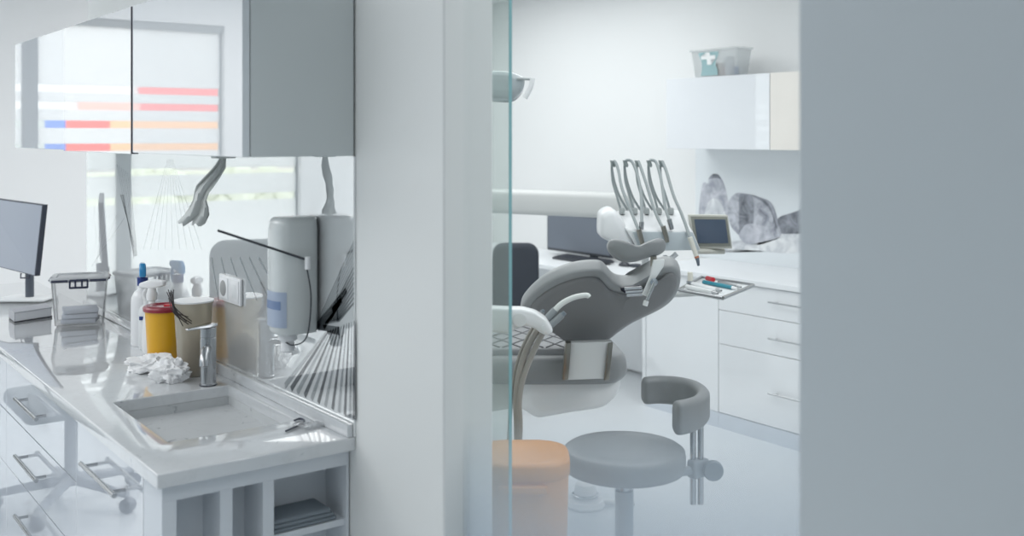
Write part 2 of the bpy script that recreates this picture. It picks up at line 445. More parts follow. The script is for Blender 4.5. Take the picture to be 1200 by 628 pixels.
u3 = thing('drawer_unit', 'white drawer cabinet under the monitor end of the counter', 'cabinet', (1.0, 4.6, 0), 'base cabinets under the quartz counter')
MB().box((XC + .018, 4.052, .1), (XW - .02, 5.7, ZC - .14)).box((XC + .05, 4.052, 0), (XW - .02, 5.7, .1)).build('carcass', carcass, u3, False)
fronts(XC, 4.052, 5.0, [(.674, .866), (.482, .674), (.1, .482)], [(.785,), (.597,), (.40,)], 'drawer', u3, drawer_lac)
# end unit with open niches facing the camera
ye = Y0 + .03
px_ = lambda p: ony(p, 600, ye).x
en = thing('niche_cabinet', 'white open-fronted end cabinet with three upright niches under counter end', 'cabinet', (1.0, 2.4, 0), 'base cabinets under the quartz counter')
st = [(XC, px_(206.7)), (px_(258), px_(272.4)), (px_(308), px_(321)), (px_(406), XW - .004)]
fr = MB()
zr0, zr1, zr2 = .1, ZC - .075, ZC - .033
for a, b in st: fr.box((a, ye, zr0), (b, 2.47, zr1))
fr.box((XC, ye, zr1 + .0002), (XW - .004, 2.47, zr2)); fr.box((XC, ye, .02), (XW - .004, 2.47, zr0 - .0002)); fr.box((XC, 2.4702, .02), (XW - .004, 2.488, zr2))
fr.build('frame', carcass, en, False)
shz = ony(360, 620, ye).z
MB().box((st[2][1] + .0005, ye + .01, shz - .016), (st[3][0] - .0005, 2.47, shz)).build('shelf', carcass, en, False)
MB().box((st[1][1] + .0005, ye + .01, .42), (st[2][0] - .0005, 2.47, .436)).build('shelf', carcass, en, False)
cl = MB()
for k in range(3): cl.box((st[2][1] + .006, ye + .012, shz + .001 + k * .011), (st[3][0] - .02 - .008 * k, 2.465, shz + .0115 + k * .011), .005, 3)
tag(cl.build('folded_cloth', P('folded_grey_cloth', (120, 130, 138), .8), None), 'folded grey cloth lying in the right open niche under counter', 'cloth')

# ------------------------------------------------------------------ upper cabinet, left
XU = .9415; ZU0 = 1.60; ZU1 = 2.036
uc = thing('wall_cabinet', 'white wall cabinet with mirror-gloss doors and grey side, above the sink counter', 'cabinet', (1.09, 3.5, ZU0))
MB().box((XU + .02, Y0, ZU0), (XM - .0005, Y1, ZU1), .001, 1).build('carcass', cab_side, uc, False)
def ycab(px): return onx(px, 100, XU).y
ya, yb = ycab(155), ycab(75)
mirror_lac = gloss('mirror_gloss_door', (226, 231, 238), .62, .004)
MB().box((XU, Y0, ZU0), (XU + .018, ya - .001, ZU1), .001, 1).build('door', gloss('white_gloss_door', (222, 227, 232), .5, .01), uc, False)
dB = MB().box((XU - .001, ya + .006, ZU0 - .004), (XU + .018, yb - .001, ZU1), .001, 1).build('door', gloss('bright_gloss_door', (232, 236, 240), .72, .004), uc, False)
MB().box((XU - .0025, ya + .0005, ZU0 - .004), (XU + .018, ya + .0075, ZU1 - .002)).build('edge_strip', black_seam, dB, False)
MB().box((XU, yb + .001, ZU0), (XU + .018, Y1, ZU1), .001, 1).build('door', mirror_lac, uc, False)

# ------------------------------------------------------------------ glass backsplash with its printed lines
sp = thing('glass_backsplash', 'reflective coated glass backsplash with printed grey line fan, behind the sink', 'backsplash', (XW, 3.5, ZC))
MB().box((XM, Y0 + .001, ZC + .0005), (XW - .0004, Y1, ZU0 - .0005)).build('panel', splash_m, sp, False)
def strip(mb, a, b, w0, w1, lift=.0004):
    p = onx(a[0], a[1], XM - lift); q = onx(b[0], b[1], XM - lift)
    d = (q - p).normalized(); s = V((1, 0, 0)).cross(d)
    vs = [mb.bm.verts.new(x) for x in (p - s * w0, p + s * w0, q + s * w1, q - s * w1)]
    mb.bm.faces.new(vs)
def clampb(p):
    return p
m1 = MB(); m2 = MB(); m3 = MB(); m4 = MB(); m5 = MB()
bots_ = [(334, 452), (341, 456), (348.5, 460), (357, 464), (365, 468), (373, 472), (381, 476), (389.5, 479.5), (397, 483), (404, 486.5), (410, 489.5), (414.5, 491.5)]
for i, b in enumerate(bots_):
    a = (382 + i * 3.0, 389 - i * 1.2)
    strip(m1 if i % 2 else m2, a, b, .0025, .0085 - .0002 * i)
for i in range(13):
    a = (370 + i * 2.2, 382 - .5 * i); b = (414.6, 283 + i * 6.0)
    strip(m1 if i > 4 else m2, a, b, .0045 if i > 4 else .0018, .0022)
strip(m1, (367, 381), (398, 388), .006, .011); strip(m1, (372, 383), (406, 340), .012, .008)
strip(m1, (378, 380), (400, 350), .016, .010)
for i in range(9): strip(m3, (196 + i * .8, 187), (168 + i * 8.5, 292), .0005, .0012)
for i in range(7): strip(m5, (137 + i * 2.5, 192 + i * 2), (157 + i * .6, 300), .0012, .0012)
for i in range(4): strip(m4, (141 + i * 1.2, 228), (157, 285 + i * 6), .0018, .0012)
for i in range(5): strip(m3, (146 - i * 9, 255 - i * 3), (107 + i * 2, 312), .0006, .0006)
for i in range(6): strip(m3, (248 + i * 11, 302), (256 + i * 15, 352), .0045, .003)
m4.build('printed_dark_strands', print_dark, sp, False); m5.build('printed_grey_strands', print_mid, sp, False)
m1.build('printed_dark_lines', print_dark, sp, False); m2.build('printed_grey_lines', print_mid, sp, False, ); m3.build('printed_pale_lines', print_pale, sp, False)
# ------------------------------------------------------------------ things on and above the counter
# double socket
so = thing('wall_socket', 'white double power socket mounted on glass backsplash, left of the soap dispenser', 'socket', (XM, 3.14, 1.17))
pa, pb = onx(260, 335, XM), onx(285, 343, XM)
zt, zl = onx(260, 320, XM).z, onx(260, 350.5, XM).z
MB().box((XM - .010, pb.y, zl), (XM - .0003, pa.y, zt), .003, 2).build('plate', white_pl, so)
ym = (pa.y + pb.y) / 2; zm = (zt + zl) / 2
hh = (zt - zl) / 2; q = (pa.y - pb.y) / 4
for k, yy in enumerate((ym + q, ym - q)):
    ins = MB().box((XM - .013, yy - q * .8, zm - hh * .8), (XM - .0095, yy + q * .8, zm + hh * .8), .002, 2).build('socket_insert', white_pl, so)
    if k == 0: MB().lathe([(0, 0), (hh * .55, 0), (hh * .6, .0012), (hh * .6, .0016), (0, .0016)], (XM - .0146, yy, zm), axis=(1, 0, 0)).build('socket_well', P('socket_shadow', (150, 152, 152), .5), ins)
    else: MB().hull([(XM - .014, yy - q * .45, zm - hh * .5), (XM - .014, yy + q * .45, zm - hh * .5), (XM - .014, yy + q * .45, zm + hh * .5), (XM - .014, yy - q * .45, zm + hh * .5), (XM - .0125, yy - q * .5, zm - hh * .55), (XM - .0125, yy + q * .5, zm - hh * .55), (XM - .019, yy, zm - hh * .3)]).build('socket_flap', soft_white, ins)

# soap dispenser
yD = 2.56; xa, xb = XM - .118, XM - .004
dp = thing('soap_dispenser', 'white wall soap dispenser with blue window and long elbow lever on backsplash', 'soap dispenser', (XM - .06, yD, 1.12))
zt, zl = 1.437, 1.135
def disp_ring(z, k, hw=.056):
    pts = []
    n = 36
    for i in range(n):
        a = 2 * PI * i / n
        ex = .72 if math.cos(a) < 0 else .35
        ca, sa = math.cos(a), math.sin(a)
        x = math.copysign(abs(ca) ** ex, ca); y = math.copysign(abs(sa) ** ex, sa)
        X = (xa + xb) / 2 + x * (xb - xa) / 2 * (k if x < 0 else 1); Y = yD + y * hw * k
        pts.append(V((X, Y, z)))
    return pts
MB().rings([disp_ring(z, k) for z, k in ((zl, .86), (zl + .008, .95), (zl + .05, 1), (zt - .09, 1), (zt - .035, .985), (zt - .014, .94), (zt - .004, .86), (zt, .74))]).build('housing', disp_m, dp, ang=.9)
def disp_patch(z0, z1, a0, a1, k, name, mat):
    m = MB(); n = 36; rg = []
    for z in (z0, z1):
        full = disp_ring(z, k, .056)
        rg.append([full[i % n] + V((-.0006, -.0002, 0)) for i in range(a0, a1 + 1)])
    m.rings(rg, (False, False), closed=False)
    o = m.build(name, mat, dp)
    return o
disp_patch(zl + .02, zl + .112, 13, 24, 1.012, 'window', disp_blue)
disp_patch(zl + .066, zl + .088, 14, 22, 1.022, 'label', disp_lab)
MB().lathe([(.02, 0), (.021, -.02), (.015, -.026), (.0145, -.05), (.010, -.055), (0, -.055)], ((xa + xb) / 2 - .01, yD, zl + .002), sx=1.2, sy=1.2).build('nozzle', white_pl, dp)
pv = V((XM - .05, yD - .0585, 1.33))
tip = at(255, 270, 2.60)
MB().tube([pv + V((0, -.010, 0)), tip], .0032, 8).build('lever', blackpl, dp)
MB().tube([pv + V((0, -.018, .008)), pv + V((0, -.018, -.024))], .0075, 12).build('lever_cap', white_pl, dp)
MB().tube([pv + V((0, -.012, -.02)), pv + V((.012, -.012, -.1)), pv + V((.004, -.004, -.20)), pv + V((-.02, .03, -.225)), pv + V((-.04, .055, -.21))], .002, 6, 6).build('wire_bracket', blackpl, dp)

# paper strip hanging under the cabinet
tp = V((1.077, 2.797, ZU0)); bt = V((1.012, 2.885, 1.405))
axis = (bt - tp); side = R.copy()
n1 = axis.cross(side).normalized()
rb = MB(); rows = []
prof = [(0, .006), (.08, .010), (.2, .018), (.35, .024), (.45, .027), (.55, .022), (.66, .020), (.76, .027), (.88, .034), (1.0, .038)]
random.seed(4)
for t, wd in prof:
    c = tp + axis * t + side * (.008 * math.sin(t * 9)); row = []
    for j in range(15):
        u = -1 + 2 * j / 14
        row.append(c + side * (u * wd) + n1 * (.30 * wd * math.sin(u * 5.5 + t * 5) + random.uniform(-.003, .003)) + axis * (.035 * random.uniform(-1, 1) * (t > .9)))
    rows.append(row)
rb.rings(rows, (False, False), closed=False)
rb.box(tp + V((-.03, -.02, -.012)), tp + V((.03, .02, -.0003)), .004, 2)
o = rb.build('hanging_strip', ribbon_m, None)
so_ = o.modifiers.new('t', 'SOLIDIFY'); so_.thickness = .0015
tag(o, 'crumpled grey paper strip hanging from the underside of wall cabinet', 'paper strip')

# faucet
fb = onz(244, 451, ZC); fx, fy = fb.x, fb.y
fc = thing('faucet', 'brushed steel column tap with flat lever handle at back of sink', 'faucet', (fx, fy, ZC))
k = .75 / (451 - HY) ; hgt = 1.65 - (384 - HY) * k - ZC
r = .0235
MB().lathe([(0, 0), (r + .002, 0), (r + .002, .005), (r, .006), (r, hgt - .03), (r - .001, hgt - .029), (r - .001, hgt - .027), (r, hgt - .026), (r, hgt), (r - .003, hgt + .002), (0, hgt + .002)], (fx, fy, ZC + .0003), 40).build('column', steel, fc)
MB().lathe([(r + .0026, .0003), (r + .0026, .003), (r + .001, .0034), (0, .0034)], (fx, fy, ZC), 40).build('base_ring', black_seam, fc)
lv = V((fx, fy, ZC + hgt + .003))
ldir = (V((-.86, -.42, 0))).normalized(); ls = V((-ldir.y, ldir.x, 0))
pts = []
MB().hull([lv + ls * .019 - ldir * .02, lv - ls * .019 - ldir * .02, lv + ls * .019 + ldir * .012, lv - ls * .019 + ldir * .012, lv + ls * .006 + ldir * .085 + U * .002, lv - ls * .006 + ldir * .085 + U * .002,
           lv + ls * .019 - ldir * .02 + U * .009, lv - ls * .019 - ldir * .02 + U * .009, lv + ls * .006 + ldir * .088 + U * .007, lv - ls * .006 + ldir * .088 + U * .007], .002).build('lever', chrome, fc)
sd = V((-.45, -.89, 0)).normalized()   # spout leaves towards the basin
s0 = V((fx, fy, ZC + hgt * .66)) + sd * (r - .006)
MB().tube([s0, s0 + sd * .05 + U * .004, s0 + sd * .085 - U * .012, s0 + sd * .096 - U * .034], .0125, 16, 6).build('spout', steel, fc)

# clear lidded box
def boxbin(root, c, ax, ay, w0, d0, w1, d1, h, mat, name='tub', rad=.02):
    m = MB()
    def ring(w, d, z, rr):
        pts = []
        for sx_, sy_, a0 in ((1, 1, 0), (-1, 1, 90), (-1, -1, 180), (1, -1, 270)):
            for i in range(5):
                a = math.radians(a0 + i * 22.5)
                pts.append(c + ax * (sx_ * (w / 2 - rr) + math.cos(a) * rr) + ay * (sy_ * (d / 2 - rr) + math.sin(a) * rr) + U * z)
        return pts
    t = .0025
    m.rings([ring(w0 - .02, d0 - .02, 0, rad * .6), ring(w0, d0, .006, rad), ring(w1, d1, h, rad), ring(w1 - 2 * t, d1 - 2 * t, h, rad), ring(w0 - 2 * t, d0 - 2 * t, .009, rad), ring(w0 - .025, d0 - .025, .004, rad * .6)])
    return m.build(name, mat, root), ring
bxc = onz(94, 379, ZC)
ax = V((math.cos(-.30), math.sin(-.30), 0)); ay = V((-ax.y, ax.x, 0))
bx = thing('storage_box', 'clear plastic storage box with navy lid clips on counter, beside the monitor', 'storage box', bxc)
hb = .175
_, ring = boxbin(bx, bxc + U * .0005, ax, ay, .180, .155, .205, .180, hb, clearbox)
m = MB(); m.rings([ring(.210, .185, hb + .001, .02), ring(.216, .191, hb + .004, .022), ring(.216, .191, hb + .014, .022), ring(.205, .18, hb + .018, .02), ring(.17, .145, hb + .019, .02), ring(.165, .14, hb + .015, .02)])
lid = m.build('lid', clearlid, bx)
for sx_ in (-1, 1):
    e = bxc + ay * (-.097) + ax * (sx_ * .070)
    MB().tube([e - ax * .030 + U * (hb + .008), e + ax * .030 + U * (hb + .008)], .0048, 10).build('navy_rim', navy, lid)
    e = bxc + ax * (sx_ * .109)
    MB().tube([e - ay * .05 + U * (hb + .008), e + ay * .05 + U * (hb + .008)], .0042, 10).build('navy_rim', navy, lid)
e = bxc - ay * .098 + U * (hb - .002)
cb = MB()
cb.hull([e + ax * a - ay * b + U * z for a in (-.034, .034) for b in (-.001, .008) for z in (.009, .017)], .002)
for a in (-.032, -.012, .012, .032): cb.hull([e + ax * (a + q) - ay * b + U * z for q in (-.0035, .0035) for b in (-.001, .008) for z in (-.018, .012)], .001)
cb.hull([e + ax * a - ay * b + U * z for a in (-.034, .034) for b in (-.001, .008) for z in (-.02, -.012)], .002)
cb.build('clip', navy, bx)
MB().tube([bxc + ay * .097 - ax * .03 + U * (hb + .01), bxc + ay * .097 + ax * .03 + U * (hb + .01)], .008, 10).build('clip', navy, bx)
ppp = MB()
for i in range(3):
    ppp.box((-.065, -.05, .008 + i * .02), (.065, .05, .025 + i * .02), .003, 2, Matrix.Translation(bxc) @ Matrix.Rotation(-.3 + .12 * (i - 1), 4, 'Z'))
tag(ppp.build('paper_pack', P('pale_blue_packs', (222, 229, 242), .6), None), 'pale blue paper packs inside the clear storage box', 'paper pack')

# monitor on the counter end
def face4(p0, p1, p2, p3, th, mb=None):      # slab behind four points (clockwise from top left), pushed away by th
    n = (p1 - p0).cross(p3 - p0).normalized()
    if n.dot(F) < 0: n = -n
    return (mb or MB()).hull([p0, p1, p2, p3, p0 + n * th, p1 + n * th, p2 + n * th, p3 + n * th]), n
a1, a2 = at(-20, 230.5, 5.05), at(50.5, 240, 4.70)
b1, b2 = at(-20, 308, 5.05), at(41.5, 323.6, 4.70)
mo = thing('monitor', 'switched-off monitor with grey screen at far left end of counter', 'monitor', onz(24, 346, ZC))
mb, n = face4(a1, a2, b2, b1, .022)
mb.build('casing', P('monitor_back_navy', (40, 46, 62), .4), mo, False)
def lerp(a, b, t): return a + (b - a) * t
def inset(a1, a2, b2, b1, k, lift, n):
    c = (a1 + a2 + b1 + b2) / 4
    return [c + (p - c) * k - n * lift for p in (a1, a2, b2, b1)]
sc_m = MB().hull(inset(a1, a2, b2, b1, .975, .0004, n) + inset(a1, a2, b2, b1, .975, .0016, n)).build('screen', screen_g, mo, False)
mid = (b1 * .22 + b2 * .78) + n * .03
ft = V((mid.x, mid.y, ZC))
MB().tube([mid + U * .02, ft + U * .012], .019, 14).build('stand', P('stand_grey', (92, 98, 108), .35, .6), mo)
MB().tube([mid + U * .0 - n * .03 - R * .01, mid - U * .022 - R * .012 - n * .03, mid - U * .022 + R * .03 - n * .03, mid + R * .03 - n * .03], .004, 8).build('cable_clip', navy, mo)
MB().hull([ft + R * a + F * b + U * z for a in (-.12, .1) for b in (-.08, .08) for z in (.0004, .012)], .004).build('foot', soft_white, mo)
mo.location  # base point is the foot on the counter

# book
k0, k1, k2 = onz(17, 378, ZC), onz(62, 371, ZC), onz(4, 367.5, ZC)
u = (k1 - k0); vv = (k2 - k0).normalized()
w_ = vv * .13
bk = thing('book', 'grey-covered thick book lying flat on counter, below the monitor', 'book', (k0 + u * .5 + w_ * .5))
hb_ = .040
u = u.normalized() * .165
def slab(p, a, b, z0, z1, bev=0): return MB().hull([p + a * i + b * j + U * z for i in (0, 1) for j in (0, 1) for z in (z0, z1)], bev)
slab(k0 + u * .01 + w_ * .02, u * .97, w_ * .95, .0035, hb_ - .0035).build('pages', paper, bk, False)
slab(k0, u, w_, .0004, .0035).build('cover', bookblack, bk, False)
slab(k0, u, w_, hb_ - .0035, hb_).build('cover', bookc, bk, False)
slab(k0 - w_ * .0, u * .012, w_, .0035, hb_ - .0035).build('spine', bookc, bk, False)

# bottles
def bottle_lathe(c, prof, name, mat, root, sx=1, sy=1): return MB().lathe(prof, c, 28, sx=sx, sy=sy).build(name, mat, root)
c = onz(167, 404, ZC)
bb = thing('spray_bottle', 'tall white bottle with blue trigger head, behind the yellow bin', 'bottle', c)
bottle_lathe(c, [(0, .0005), (.037, .0005), (.04, .006), (.04, .15), (.038, .172), (.028, .192), (.017, .20), (.016, .214), (0, .214)], 'body', white_pl, bb)
bottle_lathe(c + U * .214, [(0, 0), (.019, 0), (.019, .028), (.017, .03), (0, .03)], 'collar', dblue, bb)
hd = c + U * .244
fd = (F * .93 - R * .36).normalized(); fs = V((-fd.y, fd.x, 0))
MB().hull([hd - fd * .03 + fs * a + U * z for a in (-.012, .012) for z in (.03, .0)] + [hd + fd * .045 + fs * a + U * z for a in (-.010, .010) for z in (.048, .028)] + [hd - fd * .02 + fs * a + U * .05 for a in (-.011, .011)], .006).build('trigger_head', blue, bb)
MB().tube([hd + fd * .028 + U * .028, hd + fd * .04 + U * .005, hd + fd * .03 - U * .03], .006, 8, 5).build('trigger', blue, bb)
c = onz(178, 413, ZC)
sb = thing('spray_bottle', 'white spray bottle with white trigger head, left of the yellow bin', 'bottle', c)
bottle_lathe(c, [(0, .0005), (.036, .0005), (.040, .008), (.041, .07), (.036, .115), (.024, .15), (.016, .162), (.014, .185), (0, .185)], 'body', white_pl, sb, .8, 1)
lbm = MB(); lp = onz(176, 414, ZC)
for i in range(9): lbm.hull([c - F * .0405 + R * (.004 + a * .006) + U * (.035 + i * .009 + z) for a in (-.5, .5) for z in (0, .005)] + [c - F * .036 + R * (.004 + a * .006) + U * (.035 + i * .009 + z) for a in (-.5, .5) for z in (0, .005)])
lbm.build('label', P('label_ink_grey', (120, 124, 130), .6), sb, False)
bottle_lathe(c + U * .183, [(0, 0), (.018, 0), (.019, .02), (.014, .034), (.013, .04), (0, .04)], 'collar', white_pl, sb)
hd = c + U * .222
fd = -R * .9 + F * .3; fd.normalize(); fs = V((-fd.y, fd.x, 0))
MB().hull([hd + fd * .05 + fs * a + U * z for a in (-.009, .009) for z in (.002, .016)] + [hd - fd * .055 + fs * a + U * z for a in (-.01, .01) for z in (.012, .030)] + [hd + fd * .0 + fs * a + U * z for a in (-.012, .012) for z in (-.002, .032)], .006).build('trigger_head', white_pl, sb)
MB().tube([hd + fd * .022 - U * .0, hd + fd * .035 - U * .02, hd + fd * .028 - U * .045], .005, 8, 5).build('trigger', white_pl, sb)
c = onz(171, 412, ZC) + F * .055 - R * .012
wb = thing('small_bottle', 'short white bottle with blue print, tucked between spray bottles and yellow bin', 'bottle', c)
bottle_lathe(c, [(0, .0005), (.028, .0005), (.031, .006), (.031, .13), (.026, .148), (.015, .156), (.015, .17), (0, .17)], 'body', soft_white, wb)
MB().hull([c - F * .0315 + R * a + U * z for a in (-.02, -.006) for z in (.105, .118)] + [c - F * .026 + R * a + U * z for a in (-.02, -.006) for z in (.105, .118)]).build('print', dblue, wb, False)

# yellow sharps bin
c = onz(192, 426, ZC); D = (c - V((0, 0, H))).dot(F); mpp = D / FPX
rt, rb0 = 21.5 * mpp, 17.8 * mpp; h0 = 67 * mpp
yb_ = thing('sharps_bin', 'yellow plastic sharps bin with dark red lid on counter', 'sharps bin', c)
MB().lathe([(0, .0005), (rb0 - .002, .0005), (rb0, .003), (rt, h0), (rt - .004, h0), (0, h0 - .002)], c, 40).build('tub', yellow, yb_)
ld = MB().lathe([(rt + .001, h0 - .012), (rt + .005, h0 - .012), (rt + .006, h0 - .002), (rt + .003, h0 + .003), (rt - .004, h0 + .006), (rt - .012, h0 + .006), (rt - .016, h0 + .001), (0, h0 + .001)], c, 40).build('lid', red, yb_)
tpz = c + U * (h0 + .0015)
MB().hull([tpz + R * a + F * b + U * z for a in (.006, rt - .006) for b in (-.022, -.004) for z in (0, .008)], .003).build('lid_flap', redb, ld)

# beige cup with tools, behind
c = onz(233, 408, ZC); c = V((min(c.x, XM - .062), c.y, c.z)); D = (c - V((0, 0, H))).dot(F); mpp = D / FPX
c = onz(234, 437, ZC) + V((-.024, -.01, 0))
cp = thing('waste_cup', 'milky beige plastic tub full of dark waste, right of yellow bin', 'tub', c)
mpp = (c - V((0, 0, H))).dot(F) / FPX
rt = 22 * mpp; rb0 = 16.5 * mpp; h0 = 86 * mpp
MB().lathe([(0, .0005), (rb0, .0005), (rb0 + .001, .004), (rt, h0 - .006), (rt + .003, h0 - .006), (rt + .003, h0), (rt - .002, h0), (rb0 - .002, .006), (0, .006)], c, 36).build('tub', cup_m, cp)
MB().lathe([(rt - .001, h0 - .0005), (rt + .0045, h0 - .0005), (rt + .0045, h0 + .004), (rt - .001, h0 + .004)], c, 36).build('rim', white_pl, cp)
MB().lathe([(0, .008), (rb0 - .004, .008), (rb0 + .001, h0 * .30), (rb0 * .6, h0 * .45), (0, h0 * .5)], c, 20).build('contents', P('brown_contents', (150, 134, 112), .8, amt=.4, scale=60), cp)
tw = MB()
random.seed(11)
for i in range(11):
    p0 = c + U * (h0 * .92) + R * (-.03 + random.uniform(-.012, .0)) - F * (rt + .005) 
    a = p0 + R * random.uniform(-.035, -.012) + U * random.uniform(.025, .06)
    b = p0 + R * random.uniform(.01, .05) - U * random.uniform(.015, .055)
    tw.tube([a + F * .03, p0 + V((random.uniform(-.004, .004), 0, random.uniform(-.006, .006))), b], .0016, 6, 5)
tag(tw.build('dark_twigs', P('dark_strands', (36, 30, 32), .5), None), 'dark thin strands sticking out over the rim of beige tub', 'strands')

# crumpled tissues
def tissue_obj(c, rx, ry, rz, seed, label):
    b = bmesh.new(); bmesh.ops.create_icosphere(b, subdivisions=5, radius=1)
    sd_ = V((seed * 3.1, seed * 1.7, 0))
    for v in b.verts:
        d = v.co.normalized()
        r_ = 1 + .35 * noise.noise(d * 1.8 + sd_) - .55 * abs(noise.noise(d * 3.1 + sd_)) - .14 * abs(noise.noise(d * 6.3 + sd_ * 2))
        p = d * r_
        v.co = c + R * (p.x * rx) + F * (p.y * ry) + U * max(0.0006, (p.z * .75 + .45) * rz)
    m = MB(); m._add(b); return tag(m.build('crumpled_tissue', tissue, None, ang=1.2), label, 'tissue', 'crumpled tissues beside the tap')
tissue_obj(onz(185, 433, ZC) - F * .03, .095, .050, .050, 1, 'crumpled white tissue in front of yellow bin')
tissue_obj(onz(208, 442, ZC) - F * .06, .062, .040, .062, 2, 'crumpled white tissue just left of the tap')

# plastic wrapper with dark hook
wc = onz(372, 499, ZC)
b = bmesh.new(); bmesh.ops.create_grid(b, x_segments=24, y_segments=8, size=.5)
wd = onz(397, 495, ZC) - onz(352, 503, ZC); L_ = wd.length; wd.normalize(); wn = V((-wd.y, wd.x, 0))
for v in b.verts:
    x, y = v.co.x, v.co.y
    v.co = wc + wd * (x * L_) + wn * (y * .045 * (1 - .3 * x)) + U * (.003 + .012 * (1 - 4 * y * y) * (.5 + .5 * noise.noise(V((x * 7, y * 4, 1)))) + .006 * abs(noise.noise(V((x * 16, y * 9, 5)))))
m = MB(); m._add(b)
tag(m.build('plastic_wrapper', wrap_m, None), 'crinkled clear plastic wrapper lying on counter near right end', 'wrapper')
hk = [onz(x, y, ZC + .004) for x, y in ((335, 505), (342, 502), (349, 499), (355, 496), (356, 492), (351, 490.5), (345, 492.5))]
tag(MB().tube(hk, .0028, 8, 6).build('wire_hook', navy, None), 'small dark bent hook lying on counter beside clear wrapper', 'hook')

# office chair, seen only mirrored in the glossy drawers and backsplash
oc = thing('office_chair', 'pale grey office chair on castors, mirrored in the drawer fronts', 'chair', (.33, 4.95, 0))
cx, cy = .33, 4.95
gp = P('office_chair_grey', (138, 146, 148), .5)
gl = P('office_chair_base_grey', (170, 176, 184), .4)
MB().lathe([(0, .09), (.04, .09), (.035, .14), (.028, .16), (.028, .42), (0, .42)], (cx, cy, 0)).build('column', gl, oc)
MB().box((cx - .24, cy - .24, .43), (cx + .24, cy + .24, .51), .035, 4).build('seat', gp, oc)
def rrect(c, ax, ay, w, h, rr, n=6):
    o = []
    for sx_, sy_, a0 in ((1, 1, 0), (-1, 1, 90), (-1, -1, 180), (1, -1, 270)):
        for i in range(n + 1):
            a = math.radians(a0 + i * 90 / n)
            o.append(c + ax * (sx_ * (w / 2 - rr) + math.cos(a) * rr) + ay * (sy_ * (h / 2 - rr) + math.sin(a) * rr))
    return o
bc = V((cx - .02, cy + .05, .92))
MB().puff(rrect(bc, V((.95, .3, 0)).normalized(), U, .56, .42, .08), V((.3, -.95, 0)), [(.9, -.03), (.98, -.02), (1, 0), (.98, .02), (.9, .03)]).build('backrest', gp, oc, ang=1.2)
MB().tube([V((cx, cy + .1, .44)), V((cx, cy + .2, .5)), V((cx - .01, cy + .10, .8))], .02, 10, 6).build('back_bracket', gl, oc)
for i in range(5):
    a = .35 + i * 2 * PI / 5; d = V((math.cos(a), math.sin(a), 0)); p = V((cx, cy, 0)) + d * .31
    MB().tube([V((cx, cy, .115)), p + U * .075], .026, 10, 0, .016).build('base_arm', gl, oc)
    s_ = V((-d.y, d.x, 0))
    MB().tube([p - s_ * .022 + U * .031, p + s_ * .022 + U * .031], .03, 14).build('castor', P('castor_grey', (120, 126, 136), .4), oc)
# ================================================================== dental room
# long desk / worktop along the right wall
def ydr(px): return onx(px, 400, XD).y
y842, y757 = ydr(842), ydr(757)
ZH = .862
dk = thing('worktop', 'white worktop on the drawer cabinets below the stone mural', 'worktop', (4.76, 4.0, ZH - .03))
MB().box((XD - .015, 2.2, ZH - .03), (XR - .0005, y757 + .03, ZH), .003, 2).build('top', desk_lac, dk, False)
ds = thing('desk', 'lower white desk carrying the dark monitor and black keyboard', 'desk', (4.76, 5.8, 0))
MB().box((XD - .015, y757 + .0315, .736), (XR - .0005, YB - .002, .766), .003, 2).build('top', desk_lac, ds, False)
MB().box((XR - .05, y757 + .04, .02), (XR - .03, YB - .01, .735)).build('back_panel', desk_lac, ds, False)
dz = lambda px, py: onx(px, py, XD).z
zk = .085
zt = .829
z1_, z2_ = dz(841.6, 362.7), dz(841.6, 402.3)
print('drawer z', z1_, z2_, 'y', y842, y757, 'yend', ydr(935))
du = thing('drawer_cabinet', 'white three-drawer cabinet with slim bar handles under mural worktop, at doorway right', 'cabinet', (4.75, 3.7, 0), 'cabinets under the mural worktop')
yD0 = y842 - .98
MB().box((XD + .02, yD0, zk), (XR - .02, y842, .828)).build('carcass', carcass, du, False)
MB().box((XD + .0, yD0, 0), (XR - .02, y842, zk)).build('plinth', P('plinth_pale', (212, 219, 228), .3), du, False)
for za, zb2, py, pa, pb in ((z1_, zt, 354, 900, 0), (z2_, z1_, 396.5, 900, 0), (zk + .002, z2_, 461, 900, 0)):
    d = MB().box((XD, yD0 + .002, za + .002), (XD + .018, y842 - .002, zb2 - .002), .001, 1).build('drawer', desk_lac, du, False)
    p = onx(pa, py, XD - .03)
    h = MB().tube([p, p - V((0, .34, 0))], .005, 10)
    for y in (.04, .30): h.tube([p - V((0, y, 0)), p - V((-.03, y, 0))], .0035, 8)
    h.build('handle', steel, d)
dc = thing('door_cabinet', 'plain white door cabinet under mural worktop, left of the drawers', 'cabinet', (4.75, 4.3, 0), 'cabinets under the mural worktop')
MB().box((XD + .02, y842 + .001, zk), (XR - .02, y757, .828)).build('carcass', carcass, dc, False)
MB().box((XD, y842 + .001, 0), (XR - .02, y757, zk)).build('plinth', P('plinth_pale', (212, 219, 228), .3), dc, False)
MB().box((XD, y842 + .003, zk + .002), (XD + .018, y757 - .002, zt), .001, 1).build('door', desk_lac, dc, False)
MB().box((XD - .004, y757, 0), (XR - .02, y757 + .03, .8315), .001, 1).build('side_panel', desk_lac, dc, False)

